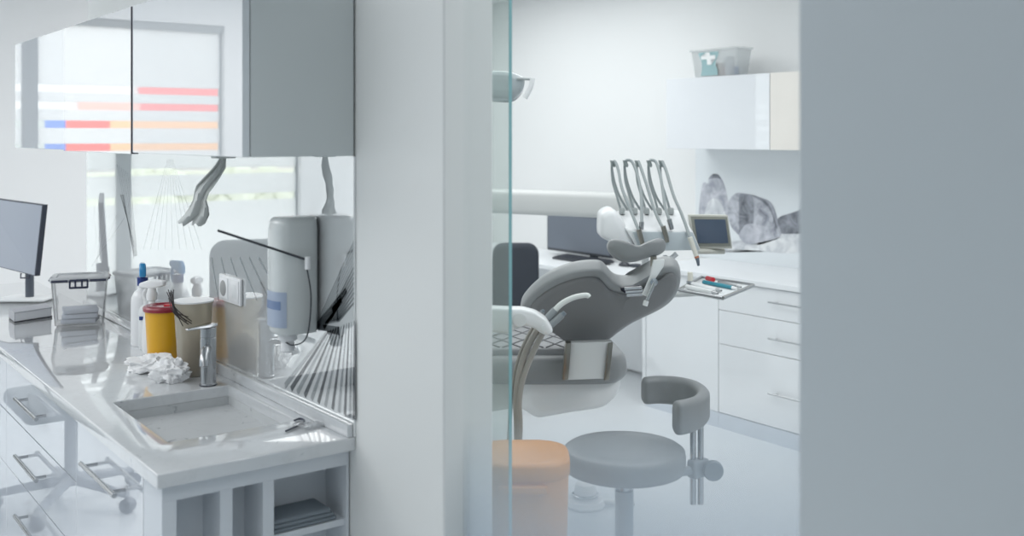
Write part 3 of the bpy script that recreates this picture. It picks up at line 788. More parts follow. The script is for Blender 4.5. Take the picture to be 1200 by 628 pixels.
# upper cabinet
XQ = 4.70
def yq(px): return onx(px, 100, XQ).y
zq0, zq1 = onx(902, 175.6, XQ).z, onx(902, 85.3, XQ).z
wu = thing('wall_cabinet', 'white gloss wall cabinet above the stone mural, under the plastic tub', 'cabinet', (4.88, 4.0, zq0), 'wall cabinets above the mural')
MB().box((XQ + .02, yq(902) + .001, zq0), (XR - .0005, yq(781), zq1)).build('carcass', desk_lac, wu, False)
MB().box((XQ, yq(902) + .002, zq0), (XQ + .019, yq(781), zq1 - .001), .001, 1).build('door', gloss('white_glass_door', (238, 241, 246), .22, .01), wu, False)
wu2 = thing('wall_cabinet', 'cream-fronted wall cabinet above the stone mural, at doorway right edge', 'cabinet', (4.88, 3.2, zq0), 'wall cabinets above the mural')
MB().box((XQ + .02, yq(902) - .9, zq0), (XR - .0005, yq(902) - .001, zq1)).build('carcass', desk_lac, wu2, False)
MB().box((XQ, yq(902) - .9, zq0), (XQ + .019, yq(902) - .003, zq1 - .001), .001, 1).build('door', beige_lac, wu2, False)

# mural: a printed glass panel with rocks in surf
XP = XR - .008
mu = thing('stone_mural', 'printed glass mural of grey beach rocks on wall above worktop', 'mural', (XP, 3.9, ZH))
yL = onx(815, 250, XP).y
MB().box((XP, 2.3, ZH + .0005), (XR - .0006, yL, zq0 - .002)).build('panel', mural_m, mu, False)
def flat(name, pts, mat, lift, k=5):
    ps = spline([onx(x, y, XP - lift) for x, y in pts], k, closed=True)
    m = MB(); vs = [m.bm.verts.new(p) for p in ps]; f = m.bm.faces.new(vs); bmesh.ops.triangulate(m.bm, faces=[f])
    bmesh.ops.recalc_face_normals(m.bm, faces=m.bm.faces)
    if m.bm.faces[:][0].normal.x > 0: bmesh.ops.reverse_faces(m.bm, faces=m.bm.faces[:])
    m.build(name, mat, mu, False)
flat('printed_foam', [(817, 296), (836, 287), (862, 283), (890, 287), (914, 276), (948, 270), (950, 290), (925, 297), (890, 294), (860, 292), (838, 296)], rock_f, .0006, 4)
flat('printed_far_rock', [(908, 262), (914, 254), (930, 249), (950, 244), (950, 270), (926, 274), (910, 272)], rock_c, .0008)
flat('printed_tall_rock', [(819.5, 252), (820, 236), (823, 217), (826, 213.5), (830, 215), (831, 208), (836, 204), (842, 205.5), (847, 212), (851, 224), (853.5, 240), (853, 256), (845, 262), (828, 260)], rock_a, .0010)
flat('printed_tall_rock_cap', [(830.5, 210), (833, 205.5), (837, 203.6), (842, 205), (845, 209.5), (840, 208.5), (835, 209)], rock_c, .0014, 4)
flat('printed_left_stone', [(826, 254), (829, 240), (834, 233), (841, 234), (847, 243), (850, 256), (838, 262)], rock_f, .0012)
flat('printed_big_rock', [(853, 240), (857, 231), (864, 226), (875, 227), (890, 231), (902, 236), (908, 246), (912, 262), (915, 276), (900, 282), (880, 284), (862, 272), (854, 258)], rock_b, .0016)
flat('printed_rock_shadow', [(866.5, 228.5), (874, 228), (882, 231), (883.5, 246), (882.5, 263), (876, 264), (870, 268), (866.5, 274), (866, 250)], rock_c, .0020)
flat('printed_crack', [(876, 227.5), (886, 229.5), (898, 236), (905, 247), (910, 266), (909, 266), (903.5, 249), (896, 238.5), (886, 232)], rock_c, .0024, 4)
flat('printed_low_stone', [(866, 277), (872, 265), (879, 262), (892, 264), (900, 268), (902, 279), (890, 284), (876, 286)], rock_a, .0028)

# plastic tub on the cabinet
xt0 = 4.765
yA, yC = onx(808.5, 70, xt0).y, onx(864, 70, xt0).y
tb = V((xt0 + .07, (yA + yC) / 2, zq1)); yw = abs(yA - yC)
tr = thing('plastic_tub', 'misty clear plastic tub standing on top of the white wall cabinet', 'tub', tb)
boxbin(tr, tb + U * .0006, V((0, 1, 0)), V((-1, 0, 0)), yw * .90, .11, yw, .14, .165, mistybox)
tl_ = MB(); tl_.rings([rrect(tb + U * z, V((0, 1, 0)), V((-1, 0, 0)), yw * 1.03 * k, .15 * k, .015) for z, k in ((.162, .995), (.164, 1.01), (.173, 1.01), (.174, .99))]).build('lid', mistybox, tr)
# emblem on its front
xf = tb.x - .072
eb = MB(); y0_ = onx(817, 70, xf).y; y1_ = onx(842, 70, xf).y
def ep(u, v): return V((xf + .013 * (1 - v), y0_ + (y1_ - y0_) * u, tb.z + .012 + .142 * v))
def quadstrip(mb, pts, lift):
    vs = [mb.bm.verts.new(ep(u, v) - V((lift, 0, 0))) for u, v in pts]; f = mb.bm.faces.new(vs); bmesh.ops.triangulate(mb.bm, faces=[f])
quadstrip(eb, [(.12, 0), (.90, 0), (.92, .22), (.84, .42), (.86, .62), (1, .86), (1, 1), (.08, 1), (.08, .9), (.2, .6), (.2, .3)], .003)
eb.build('teal_emblem', P('emblem_teal', (150, 184, 188), .6), tr, False)
ew = MB(); quadstrip(ew, [(.42, .98), (.62, .98), (.62, .84), (.86, .84), (.86, .70), (.64, .70), (.66, .46), (.46, .46), (.46, .70), (.2, .70), (.2, .84), (.42, .84)], .005)
ew.build('white_cross', P('emblem_white', (246, 248, 248), .6), tr, False)
for i, (dy, hgt_, col, nm, lab) in enumerate(((-.03, .075, (205, 196, 190), 'roll', 'beige roll inside the misty tub'), (-.10, .11, (196, 200, 206), 'jar', 'grey jar inside the misty tub'), (-.155, .045, (90, 120, 160), 'roll', 'small blue roll inside the misty tub'), (-.075, .04, (150, 96, 100), 'roll', 'small reddish roll inside the misty tub'))):
    cc = tb + V((-.012, dy + .02, .010)); rr = .028 if i < 2 else .017
    tag(MB().lathe([(0, 0), (rr, 0), (rr, hgt_), (rr * .8, hgt_ + .004), (0, hgt_ + .004)], cc, 18).build(nm, P('tub_contents', col, .7), None), lab, nm)

# monitor, keyboard, mouse on the desk
xm = 4.86
m0, m1_ = onx(641, 249, xm), onx(716, 252, xm)
zt_, zb_ = onx(641, 248.5, xm).z, onx(641, 292.5, xm).z
dm = thing('desktop_monitor', 'switched-off dark monitor on white desk behind the dental chair', 'monitor', (xm, (m0.y + m1_.y) / 2, .766))
MB().box((xm, m1_.y, zb_), (xm + .03, m0.y, zt_), .004, 2).build('casing', blackpl, dm, False)
MB().box((xm - .002, m1_.y + .012, zb_ + .02), (xm - .0003, m0.y - .012, zt_ - .012)).build('screen', screen_d, dm, False)
ym = m0.y * .3 + m1_.y * .7
MB().box((xm + .02, ym - .035, .775), (xm + .045, ym + .035, zb_ + .08), .004, 2).build('stand', blackpl, dm, False)
MB().box((xm - .0, ym - .12, .7665), (xm + .10, ym + .12, .778), .004, 2).build('foot', blackpl, dm, False)
k0, k1, k2 = onz(647, 303.5, .766), onz(702, 312, .766), onz(668, 298.5, .766)
u = (k1 - k0); vv = (k2 - k0); vv -= u.normalized() * vv.dot(u.normalized()); vv = vv.normalized() * .14
kb = thing('keyboard', 'black computer keyboard lying on white desk in front of monitor', 'keyboard', k0)
MB().hull([k0 + u * i + vv * j + U * (z + .012 * j) for i in (0, 1) for j in (0, 1) for z in (.0006, .016)], .003).build('base', blackpl, kb)
ky = MB()
for r_ in range(5):
    for q in range(16):
        o = k0 + u * ((q + .35) / 16.6) + vv * ((r_ + .5) / 5.6) + U * (.0165 + .012 * (r_ + .5) / 5.6)
        ky.hull([o + u * (a / 16.6) + vv * (b / 5.6) + U * z for a in (0, .8) for b in (0, .78) for z in (0, .006)])
ky.build('keys', P('key_caps', (62, 66, 74), .5), kb, False)
for px, py, lab in ((732, 312, 'dark computer mouse on desk under the instrument unit, nearer the keyboard'), (748.5, 313.5, 'dark flat remote on desk beside the mouse')):
    o = onz(px, py, .766)
    if px < 740:
        b = bmesh.new(); bmesh.ops.create_uvsphere(b, u_segments=20, v_segments=12, radius=1)
        for v in b.verts: v.co = o + V((v.co.x * .032, v.co.y * .052, max(.0006, v.co.z * .034)))
        m = MB(); m._add(b); tag(m.build('computer_mouse', blackpl, None), lab, 'mouse')
    else:
        tag(MB().box(o + V((-.035, -.06, .0006)), o + V((.035, .06, .022)), .008, 3).build('remote', charcoal, None), lab, 'remote')

# black desk chair
bc_ = thing('desk_chair', 'black fabric desk chair at the white desk, behind the dental chair', 'chair', at(606, 470, 6.45) * 1)
base = at(604, 300, 6.45); base.z = 0; bc_.location = base
def rel(l, d, z): return base + R * l + F * d + U * z
MB().puff([p for p in rrect(rel(0, 0, .76), R, (U * .98 + F * .15).normalized(), .29, .46, .07)], -F, [(.86, -.03), (.96, -.024), (1, -.008), (1, .012), (.95, .028), (.85, .034)]).build('backrest', charcoal, bc_, ang=1.2)
MB().tube([rel(-.132, -.035, .615), rel(.132, -.035, .615)], .004, 6).build('seam', blackpl, bc_)
MB().puff(rrect(rel(0, .24, .47), R, F, .46, .44, .08), U, [(.9, -.04), (.98, -.03), (1, 0), (.98, .03), (.9, .04)]).build('seat', charcoal, bc_, ang=1.2)
for s_ in (-1, 1): MB().tube([rel(s_ * .22, .25, .45), rel(s_ * .26, .22, .52), rel(s_ * .26, .2, .66), rel(s_ * .26, .1, .69), rel(s_ * .26, .34, .69)], .017, 8, 5).build('armrest', blackpl, bc_)
MB().tube([rel(0, .02, .46), rel(0, -.03, .6)], .025, 8).build('back_bracket', blackpl, bc_)
MB().tube([rel(0, .24, .43), rel(0, .24, .09)], .028, 12).build('column', blackpl, bc_)
for i in range(5):
    a = i * 2 * PI / 5; d = R * math.cos(a) + F * math.sin(a)
    MB().tube([rel(0, .24, .1), rel(0, .24, .07) + d * .28], .022, 8, 0, .014).build('base_arm', blackpl, bc_)
    MB().tube([rel(0, .24, .0255) + d * .28 - d.cross(U) * .02, rel(0, .24, .0255) + d * .28 + d.cross(U) * .02], .025, 12).build('castor', blackpl, bc_)

# ------------------------------------------------------------------ dental chair
def px2(pts, Df): return [at(x, y, Df(x, y) if callable(Df) else Df) for x, y in pts]
fl = onz(560, 540, 0); dcb = at(618, 400, 4.35); dcb.z = 0
dch = thing('dental_chair', 'grey upholstered dental chair with white base, reclined backrest seen from behind', 'dental chair', dcb)
Dv = lambda x, y: 3.72 + (y - 318) * .0042
out = [(613, 358), (622, 347), (636, 335.5), (654, 325.5), (674, 319.5), (694, 317.3), (706, 319), (713, 326), (720, 333), (732, 336.5), (746, 335), (757, 329), (766, 320.5), (777, 314.5), (788, 313.5), (795.5, 317.5), (798.2, 327), (796, 340), (788, 353), (775, 363), (757, 372), (739, 381), (723, 392), (712, 399.5), (690, 401.5), (664, 401.2), (655, 396), (644, 389.5), (630, 388), (616, 380), (611, 368)]
ol = spline(px2(out, Dv), 3, closed=True)
nb = (F * .80 + U * .60).normalized()
MB().puff(ol, -nb, [(.2, .000), (.6, .0), (.965, -.001), (.99, -.004), (1.0, -.014), (1.008, -.034), (1.0, -.050), (.975, -.062), (.9, -.070), (.5, -.074)]).build('back_cushion', vinyl_l, dch, ang=1.2)
# shell panel on the back of the cushion
out2 = [(623, 357), (637, 344), (656, 333), (676, 326.5), (693, 324.5), (703, 327), (709, 333), (716, 340), (730, 344), (747, 343), (761, 337.5), (771, 328), (782, 320.5), (790, 321), (793.5, 328), (791, 340), (784, 350), (771, 360), (753, 369.5), (735, 379), (719, 391), (709, 398), (690, 400), (666, 399.6), (655, 394), (644, 387), (630, 384), (620, 372)]
ol2 = spline(px2(out2, lambda x, y: Dv(x, y) - .004), 3, closed=True)
MB().puff(ol2, -nb, [(1.0, -.006), (1.0, .003), (.985, .008), (.9, .012), (.5, .016)]).build('back_shell', shell_m, dch, ang=1.0)
# headrest
ho = [(712.5, 286), (716, 281), (722, 279.8), (730, 281.5), (740, 285.5), (748, 287.5), (756, 285.5), (765, 281), (773, 279), (779, 281.5), (780.8, 287), (779, 294), (772, 299), (760, 302), (748, 306), (737, 307.5), (727, 305.5), (718, 299.5), (713, 292.5)]
MB().puff(spline(px2(ho, 3.62), 3, closed=True), -F + U * .12, [(.25, .026), (.6, .024), (.86, .015), (.97, .004), (1, -.010), (1.0, -.045), (.95, -.065), (.8, -.078), (.4, -.08)]).build('headrest', vinyl, dch, ang=1.4)
def plate(pts, D, th, name, mat, parent=dch, bev=.002):
    return MB().prism(px2(pts, D), F * th, bev).build(name, mat, parent)
hr = plate([(766, 305), (779, 304), (778, 312), (766.5, 329), (758.5, 348), (753, 345.5), (762, 325)], 3.58, .02, 'headrest_arm', soft_white)
MB().tube([at(766, 300, 3.62), at(765.5, 312, 3.62)], .011, 14).build('mount', dark_steel, hr)
MB().lathe([(0, 0), (.013, 0), (.013, .012), (0, .014)], at(766, 330, 3.578), axis=-F).build('pivot', chrome, hr)
lv_ = MB().tube([at(767, 331, 3.565), at(758, 352, 3.565)], .006, 10).build('release_lever', steel, hr)
MB().tube([at(757.5, 352.5, 3.563), at(755.8, 358, 3.563)], .009, 12).build('lever_tip', soft_white, lv_)
slot = plate([(728, 337), (750, 334.5), (752, 339), (752, 342), (732, 343.5), (728, 341)], 3.70, .03, 'headrest_slot', black_seam)
for yy in (338.5, 342.5, 346.0):
    MB().tube([at(731.5 + (yy - 338) * .35, yy, 3.66), at(752 + (yy - 338) * .2, yy - 1.5, 3.66)], .0055, 12).build('headrest_bar', chrome, dch)
# back bracket
plate([(664, 402), (717, 400.5), (712, 443.5), (660, 445.5)], 3.90, .05, 'back_bracket', soft_white)
for a, b, c_, d_ in ((663, 669.5, 659, 666), (713, 718.5, 708, 714)):
    plate([(a, 402.5), (b, 402), (d_, 445), (c_, 446)], 3.885, .06, 'bracket_rail', dark_steel)
# seat: a long pad going away from the camera
g = lambda l, D, z: R * l + F * D + U * z
sl = [(-.16, 4.02), (.10, 4.00), (.36, 4.01), (.43, 4.06), (.455, 4.16), (.43, 4.42), (.36, 4.62), (.28, 4.72), (-.1, 4.75), (-.26, 4.7), (-.30, 4.4), (-.28, 4.12)]
zs = 1.65 - (434 - HY) * 4.0 / FPX
ol = spline([g(l, D, zs - .008) for l, D in sl], 4, closed=True)
MB().puff(ol, U, [(.8, -.055), (.95, -.05), (.995, -.03), (1.0, 0.0), (.985, .03), (.93, .05), (.7, .056), (.3, .056)]).build('seat', vinyl, dch, ang=1.2)
# quilted pad on the seat
qs = [(-.20, 4.09), (.10, 4.07), (.33, 4.08), (.37, 4.16), (.34, 4.42), (.26, 4.60), (-.1, 4.63), (-.22, 4.4)]
ol = spline([g(l, D, zs + .050) for l, D in qs], 4, closed=True)
qp = MB().puff(ol, U, [(1.01, -.006), (1.0, .012), (.96, .02), (.3, .022)]).build('seat_pad', quilt_m, dch, ang=1.2)
qm = MB()
for i in range(-5, 9):
    for sgn in (-1, 1):
        pts = []
        for j in range(13):
            D = 4.08 + .5 * j / 12; l = i * .085 + sgn * (D - 4.3) * .55
            if -.17 < l < .31: pts.append(g(l, D, zs + .0725))
        if len(pts) > 2: qm.tube(pts, .0028, 5)
qm.build('quilt_stitching', P('seam_dark_grey', (100, 102, 106), .6), qp)
# leg rest going away, mostly hidden
MB().hull([g(l, D, z) for l, D, z in ((-.2, 4.72, zs + .02), (.22, 4.72, zs + .02), (-.36, 5.35, zs - .1), (.0, 5.35, zs - .1), (-.2, 4.72, zs - .06), (.22, 4.72, zs - .06), (-.36, 5.35, zs - .18), (.0, 5.35, zs - .18))], .03, 4).build('leg_rest', vinyl, dch)
# white base housing under the seat
bo = [(606, 446), (612, 437), (660, 436), (700, 433), (726.5, 431), (728, 446), (724, 462), (714, 473), (702, 478.5), (670, 483), (640, 488.5), (628, 489.5), (617, 483), (606, 474)]
bl = spline(px2(bo, 4.08), 3, closed=True)
MB().puff(bl, F, [(.7, -.02), (.93, -.012), (.99, .01), (1.0, .05), (1.0, .34), (.95, .40), (.7, .42)]).build('base_housing', white_pl, dch, ang=1.2)
lo = MB().hull([at(x, y, D) for D in (4.2, 4.42) for x, y in ((540, 446), (616, 442), (616, 476), (540, 488))], .02).build('lift_arm', soft_white, dch)
ped = at(545, 470, 4.31)
MB().hull([V((ped.x, ped.y, 0)) + R * a + F * b + U * z for z, k in ((.0, 1), (.5, .6)) for a in (-.14 * k, .05) for b in (-.14 * k, .14 * k)], .02).build('pedestal', soft_white, dch)

# suction holder with hoses
su = thing('suction_unit', 'white suction arm holding grey hoses, left of the dental chair back', 'suction unit', at(598, 540, 3.5) * 1)
b0 = at(560, 380, 3.55); su.location = V((b0.x, b0.y, 0))
MB().tube([V((b0.x, b0.y, 0.001)), V((b0.x, b0.y, 1.0))], .035, 16).build('post', soft_white, su)
MB().prism(px2([(556, 360), (596, 362), (612, 362), (628, 366), (640, 374), (649, 388.5), (644, 394), (636, 392.5), (626, 385), (616, 382), (604, 386), (596, 392), (556, 388)], 3.43), F * .07, .012, 3).build('holder_arm', white_pl, su)
MB().lathe([(0, 0), (.022, 0), (.022, .004), (0, .005)], at(609, 375, 3.428), axis=-F).build('arm_disc', soft_white, su)
MB().lathe([(0, 0), (.01, 0), (.01, .003), (0, .004)], at(637, 385, 3.428), axis=-F).build('arm_disc', soft_white, su)
def tip_set(p0, p1, p2, bend, D, hose, r0, nm):
    h = MB().tube(px2(hose, D), r0, 10, 6).build('hose', hose_d, su)
    MB().tube(px2([p0, p1], D), r0 * 1.25, 12, 0, r0 * 1.1).build('handpiece', P('tip_grey', (140, 146, 150), .4), h)
    if bend: MB().tube(px2(bend, D - .002), .010, 10, 6, .0085).build('suction_tip', P('tip_white', (222, 226, 224), .35), h)
    else: MB().tube(px2([p1, p2], D), r0 * .8, 10).build('nozzle', P('tip_slate', (120, 132, 142), .4), h)
tip_set((640, 375), (651, 363), None, [(649, 365), (658, 356), (670, 349.5), (681, 346.5), (688, 346), (690.5, 348)], 3.53, [(641, 374), (630, 386), (617, 410), (608, 440), (605, 470), (606, 512), (604, 620)], .0115, 'a')
tip_set((645, 381), (659, 369), (662, 366), None, 3.52, [(645, 380), (637, 389), (627, 408), (614, 440), (608.5, 470), (609, 512), (600, 615)], .010, 'b')
tip_set((632, 371), (636, 365), (637, 363), None, 3.55, [(632, 372), (620, 392), (608, 420), (600, 460), (596, 520), (592, 605)], .007, 'c')

# ------------------------------------------------------------------ delivery unit
ub = at(520, 500, 5.9); ub.z = 0
un = thing('delivery_unit', 'white dental instrument unit with five whip hoses, display and tray, above chair', 'instrument unit', ub)
MB().hull([ub + R * a + F * b + U * z for a in (-.16, .16) for b in (-.16, .16) for z in (.001, .95)], .03).build('cabinet', soft_white, un)
MB().tube([ub + U * .95, ub + U * 1.26], .05, 16).build('post', soft_white, un)
pe = [at(510, 219.5, 6.3), at(738, 226.5, 5.6)]
ax_ = (pe[1] - pe[0]).normalized(); up = U; sd_ = ax_.cross(U).normalized()
bmb = MB()
hgt_ = .135
ring0 = []
def beam_ring(p, k): return [p + sd_ * (sx_ * (.07) * k) + U * (-hgt_ / 2 + sy_ * hgt_ / 2 * k) for sx_, sy_ in ((1, 1), (.9, .8), (1, -1), (-1, -1), (-1, 1))]
def beam_ring(p, k): return [q for q in rrect(p - U * hgt_ / 2, sd_, U, .15 * k, hgt_ * k, .03 * k, 3)]
bmb.rings([beam_ring(pe[0], 1), beam_ring(pe[1] - ax_ * .06, 1), beam_ring(pe[1] - ax_ * .02, .93), beam_ring(pe[1], .75), beam_ring(pe[1] + ax_ * .006, .5)])
bmb.build('beam', P('beam_grey', (206, 208, 207), .4), un, ang=1.0)
# link from beam to head
MB().tube([pe[1] - ax_ * .08 - U * .12, at(742, 262, 5.2), at(748, 275, 4.6)], .03, 12, 5).build('link_arm', soft_white, un)
DF_, DB_ = 4.25, 4.52
hd_ = MB().hull(px2([(741, 271), (812, 271.5), (821, 293), (749, 294)], DF_) + px2([(722, 247), (797, 246), (806, 262), (733, 268)], lambda x, y: DB_ - (y - 246) * .012) + px2([(735, 285), (812, 288)], DB_), .012, 3).build('head_body', white_pl, un, ang=.8)
MB().prism(px2([(741.5, 271.5), (811.5, 272), (820.5, 293.2), (749.5, 294.2)], DF_ - .014), F * .012, .003).build('front_panel', P('unit_panel_grey', (186, 196, 202), .3, coat=.3), hd_)
lo_ = [(703, 258), (704.5, 250.5), (711, 245.5), (719, 245), (727, 253), (735, 268), (742, 284), (744, 293), (734, 292), (722, 286), (708, 280), (703, 275)]
MB().puff(spline(px2(lo_, 4.30), 3, closed=True), F, [(.7, -.03), (.92, -.02), (1, .0), (1, .15), (.9, .18), (.6, .19)]).build('side_lobe', white_pl, un, ang=1.0)
xs_b = [729.5, 744.5, 758.5, 773, 787]; xs_t = [717.5, 732.5, 746.5, 760.5, 774.5]
for i in range(5):
    xb_, xt_ = xs_b[i], xs_t[i]
    MB().prism(px2([(xb_ - 2.8, 244), (xb_ + 2.8, 244), (xb_ + 3, 251), (xb_ - 3, 251)], 4.44), F * .05, .003).build('hose_socket', P('socket_grey', (160, 166, 166), .5), hd_)
    arm = MB().tube(px2([(xb_ - 2, 246), (xb_ - 6, 232), (xt_ + .8, 214), (xt_ - .6, 200), (xt_ - .5, 189.5)], 4.47), .0052, 8, 6).build('whip_arm', hose_m, un)
    hk_ = px2([(xt_ - 2.5, 187.5), (xt_ + 2, 188.5), (xt_ + 4.2, 193), (xt_ + 3.2, 196.5), (xt_ - .5, 194.5)], 4.445)
    MB().prism(hk_, F * .03, .003).build('hook', P('hook_grey', (140, 150, 150), .45), arm)
ends = [(749, 271), (752, 263), (778, 268), (786, 262), (809, 280)]
mids = [[(721, 190), (724.5, 199), (729, 221), (738, 244), (744.5, 260)], [(735, 187.5), (741, 190), (747, 205), (751, 225), (752, 248)], [(749, 191), (752.5, 201), (758, 217), (765.5, 242), (773, 260)], [(763, 187.5), (769, 190.5), (774, 207), (777, 225), (780, 245)], [(777, 191), (781, 201), (789, 228), (798, 249), (804, 265)]]
for i in range(5):
    hs = MB().tube(px2([(xs_t[i] + 1, 188.8)] + mids[i] + [ends[i]], lambda x, y: 4.44 - (y - 188) * .0026), .0066, 8, 6).build('hose', hose_m, un)
    e = ends[i]; De = 4.44 - (e[1] - 188) * .0026 - .006
    hp = {0: [(748.5, 269), (752.5, 284), (753, 287)], 1: [(752, 260), (751.5, 268), (751.5, 269)], 2: [(777, 265), (781, 278), (782, 284)], 3: [(784, 257), (787, 268), (787.4, 269)], 4: [(808.5, 278), (814, 294), (816, 300)]}[i]
    MB().tube(px2(hp, De), .0105, 12, 0, .0085).build('handpiece', P('handpiece_ivory', (226, 224, 214), .35) if i == 4 else (steel if i in (1, 3) else dark_steel), hs)
    if i == 4:
        MB().tube(px2([(816, 300), (816.8, 302)], De), .0095, 12).build('copper_ring', P('copper_ring', (190, 120, 90), .4), hs)
        MB().tube(px2([(816.8, 302), (817.8, 306), (818.6, 311.5)], De), .0092, 12, 0, .005).build('tip', P('slate_tip', (96, 108, 120), .4), hs)
# second set of thin return hoses
for i in range(4):
    MB().tube(px2([(xs_t[i] - .5, 196), (xs_t[i] + 2.5, 213), (xs_t[i] + 9, 231), (xs_b[i] + 6, 246)], 4.50), .0052, 8, 6).build('return_hose', hose_m, un)
# display
sf = [(807, 251.5), (853, 252), (858.5, 291.5), (813, 291.5)]
dsp = MB().prism(px2(sf, lambda x, y: 4.42 - (x - 808) * .002), F * .035, .004).build('display', disp_frame, un)
MB().prism(px2([(809.5, 253.5), (852, 254), (856.5, 288.5), (814.5, 288.5)], lambda x, y: 4.415 - (x - 808) * .002), F * .004, .001).build('bezel', disp_inner, dsp)
MB().prism(px2([(813.5, 257), (850, 257.2), (853.5, 285), (818, 285)], lambda x, y: 4.411 - (x - 808) * .002), F * .003).build('screen', screen_n, dsp, False)
MB().tube(px2([(818, 294.5), (849, 294.5)], 4.38), .0115, 14).build('display_bar', disp_frame, dsp)
MB().tube(px2([(772, 304), (784, 304), (793, 297)], 4.36), .011, 10, 5).build('unit_handle', white_pl, un)
MB().lathe([(0, 0), (.009, 0), (.009, .02), (0, .022)], at(779.5, 299, 4.27), axis=-U).build('knob', steel, un)
MB().tube(px2([(756, 295), (757, 330)], 4.4), .016, 10).build('tray_post', soft_white, un)
# tray
ZT = at(835, 338, 4.1).z
t00, t10, t11, t01 = [onz(x, y, ZT) for x, y in ((795, 340.5), (847, 350), (883, 335), (822, 325.5))]
MB().tube([at(757, 328, 4.4), at(780, 344, 4.25), t00 * .6 + t11 * .4 - U * .012], .013, 10, 6).build('tray_arm', soft_white, un)
def slab4(a, b, c, d, z0, z1, bev=0): return MB().hull([p + U * z for p in (a, b, c, d) for z in (z0, z1)], bev)
ty = slab4(t00, t10, t11, t01, -.006, 0).build('tray', P('tray_mat_white', (232, 236, 238), .4), un, False)
for a, b in ((t00, t10), (t10, t11), (t11, t01), (t01, t00)):
    MB().tube([a + U * .003, b + U * .003], .0065, 10).build('tray_rim', steel, ty)
def tl2(u_, v_): return lerp(lerp(t00, t10, u_), lerp(t01, t11, u_), v_)
def inst(u0, v0, u1, v1, r_, mat, nm, lab, tipm=None, cat='instrument'):
    a, b = tl2(u0, v0) + U * (r_ + .001), tl2(u1, v1) + U * (r_ + .001)
    root = thing(nm, lab, cat, a)
    MB().tube([a, b], r_, 10).build('shaft', mat, root)
    if tipm: MB().tube([b, b + (b - a).normalized() * .03], r_ * .85, 10, 0, r_ * .5).build('tip', tipm, root)
inst(.10, .40, .68, .30, .008, white_pl, 'syringe', 'white syringe lying nearest the front edge of tray', steel)
inst(.10, .16, .72, .10, .009, soft_white, 'handpiece', 'pale handpiece with steel tip at tray front rim', steel)
inst(.22, .62, .84, .56, .008, teal, 'brush', 'teal-handled brush in the middle of tray', white_pl)
inst(.46, .76, .84, .70, .007, steel, 'probe', 'steel probe lying toward back of tray', steel)
inst(.18, .86, .32, .82, .010, redb, 'capsule', 'small red capsule at back left of tray', None, 'capsule')
vb = tl2(.02, .45)
vi = thing('small_vial', 'ivory-capped small vial standing at left corner of tray', 'vial', vb)
MB().box(vb + V((-.011, -.011, .001)), vb + V((.011, .011, .016)), .002, 2).build('body', P('vial_grey', (160, 166, 172), .3), vi)
MB().lathe([(0, .0162), (.011, .0162), (.011, .048), (.009, .05), (0, .05)], vb, 18).build('cap', P('ivory_cap', (226, 224, 212), .4), vi)

# dental lamp
lm = thing('dental_lamp', 'translucent grey dental lamp head with curved handle, above chair behind glass', 'lamp', at(598, 100, 4.3))
lh = [(560, 86), (580, 83), (598, 84.5), (608, 88), (615, 93), (612, 104), (605, 112), (596, 115), (575, 114), (560, 110)]
MB().puff(spline(px2(lh, 4.3), 3, closed=True), F * .9 - U * .3, [(.5, -.02), (.85, -.014), (1, 0), (1, .05), (.8, .08)]).build('lamp_head', P('lamp_head_grey', (168, 178, 182), .2, coat=.6, amt=.35, scale=22), lm, ang=1.0)
MB().tube(px2([(606, 92), (618, 92.5), (624, 93)], 4.28), .006, 8).build('handle_stem', P('lamp_stem', (170, 176, 178), .4), lm)
MB().tube(px2([(624, 91.5), (622.5, 100), (619, 108), (615, 115)], 4.27), .0105, 12, 6).build('handle', white_pl, lm)
MB().tube([at(566, 84, 4.33), at(556, 60, 4.4), at(540, 20, 4.6)], .018, 10, 6).build('lamp_arm', soft_white, lm)
p = at(540, 20, 4.6)
MB().tube([p, V((p.x, p.y, 2.749))], .022, 10).build('lamp_post', soft_white, lm)

# ------------------------------------------------------------------ stool, bin, foot pedal
DS = 3.38
sc0 = at(731.5, 527, DS); zst = 1.65 - (527 - HY) * DS / FPX
stl = thing('dentist_stool', 'grey round-seated dentist stool with curved armrest, in front of dental chair', 'stool', (sc0.x, sc0.y, 0))
rs = 71.5 * DS / FPX
MB().lathe([(0, -.066), (rs * .9, -.066), (rs * .975, -.06), (rs, -.046), (rs, -.014), (rs * .985, .002), (rs * .93, .010), (rs * .6, .010), (rs * .3, .004), (0, .002)], (sc0.x, sc0.y, zst), 64).build('seat', stool_v, stl, ang=1.2)
MB().tube([V((sc0.x, sc0.y, zst - .067)), V((sc0.x, sc0.y, zst - .13))], .022, 16).build('gas_lift', steel, stl)
MB().tube([V((sc0.x, sc0.y, zst - .13)), V((sc0.x, sc0.y, .12))], .03, 16).build('column', P('column_grey', (170, 176, 182), .35), stl)
for i in range(5):
    a = i * 2 * PI / 5 + .3; d = V((math.cos(a), math.sin(a), 0))
    MB().tube([V((sc0.x, sc0.y, .13)), V((sc0.x, sc0.y, .075)) + d * .26], .022, 10, 0, .015).build('base_arm', steel, stl)
    cpos = V((sc0.x, sc0.y, .0305)) + d * .26; sx_ = d.cross(U)
    MB().tube([cpos - sx_ * .02, cpos + sx_ * .02], .03, 16).build('castor', P('castor_dark', (90, 94, 100), .5), stl)
# curved arm pad: arc in plan
ac = V((sc0.x, sc0.y, 0)) + R * .118 + F * .06
zc_ = at(800, 474, DS + .05).z
arc = []
pts_plan = [(.055, .42), (.12, .415), (.18, .395), (.225, .34), (.25, .265), (.255, .18), (.24, .10), (.205, .03), (.165, -.02)]
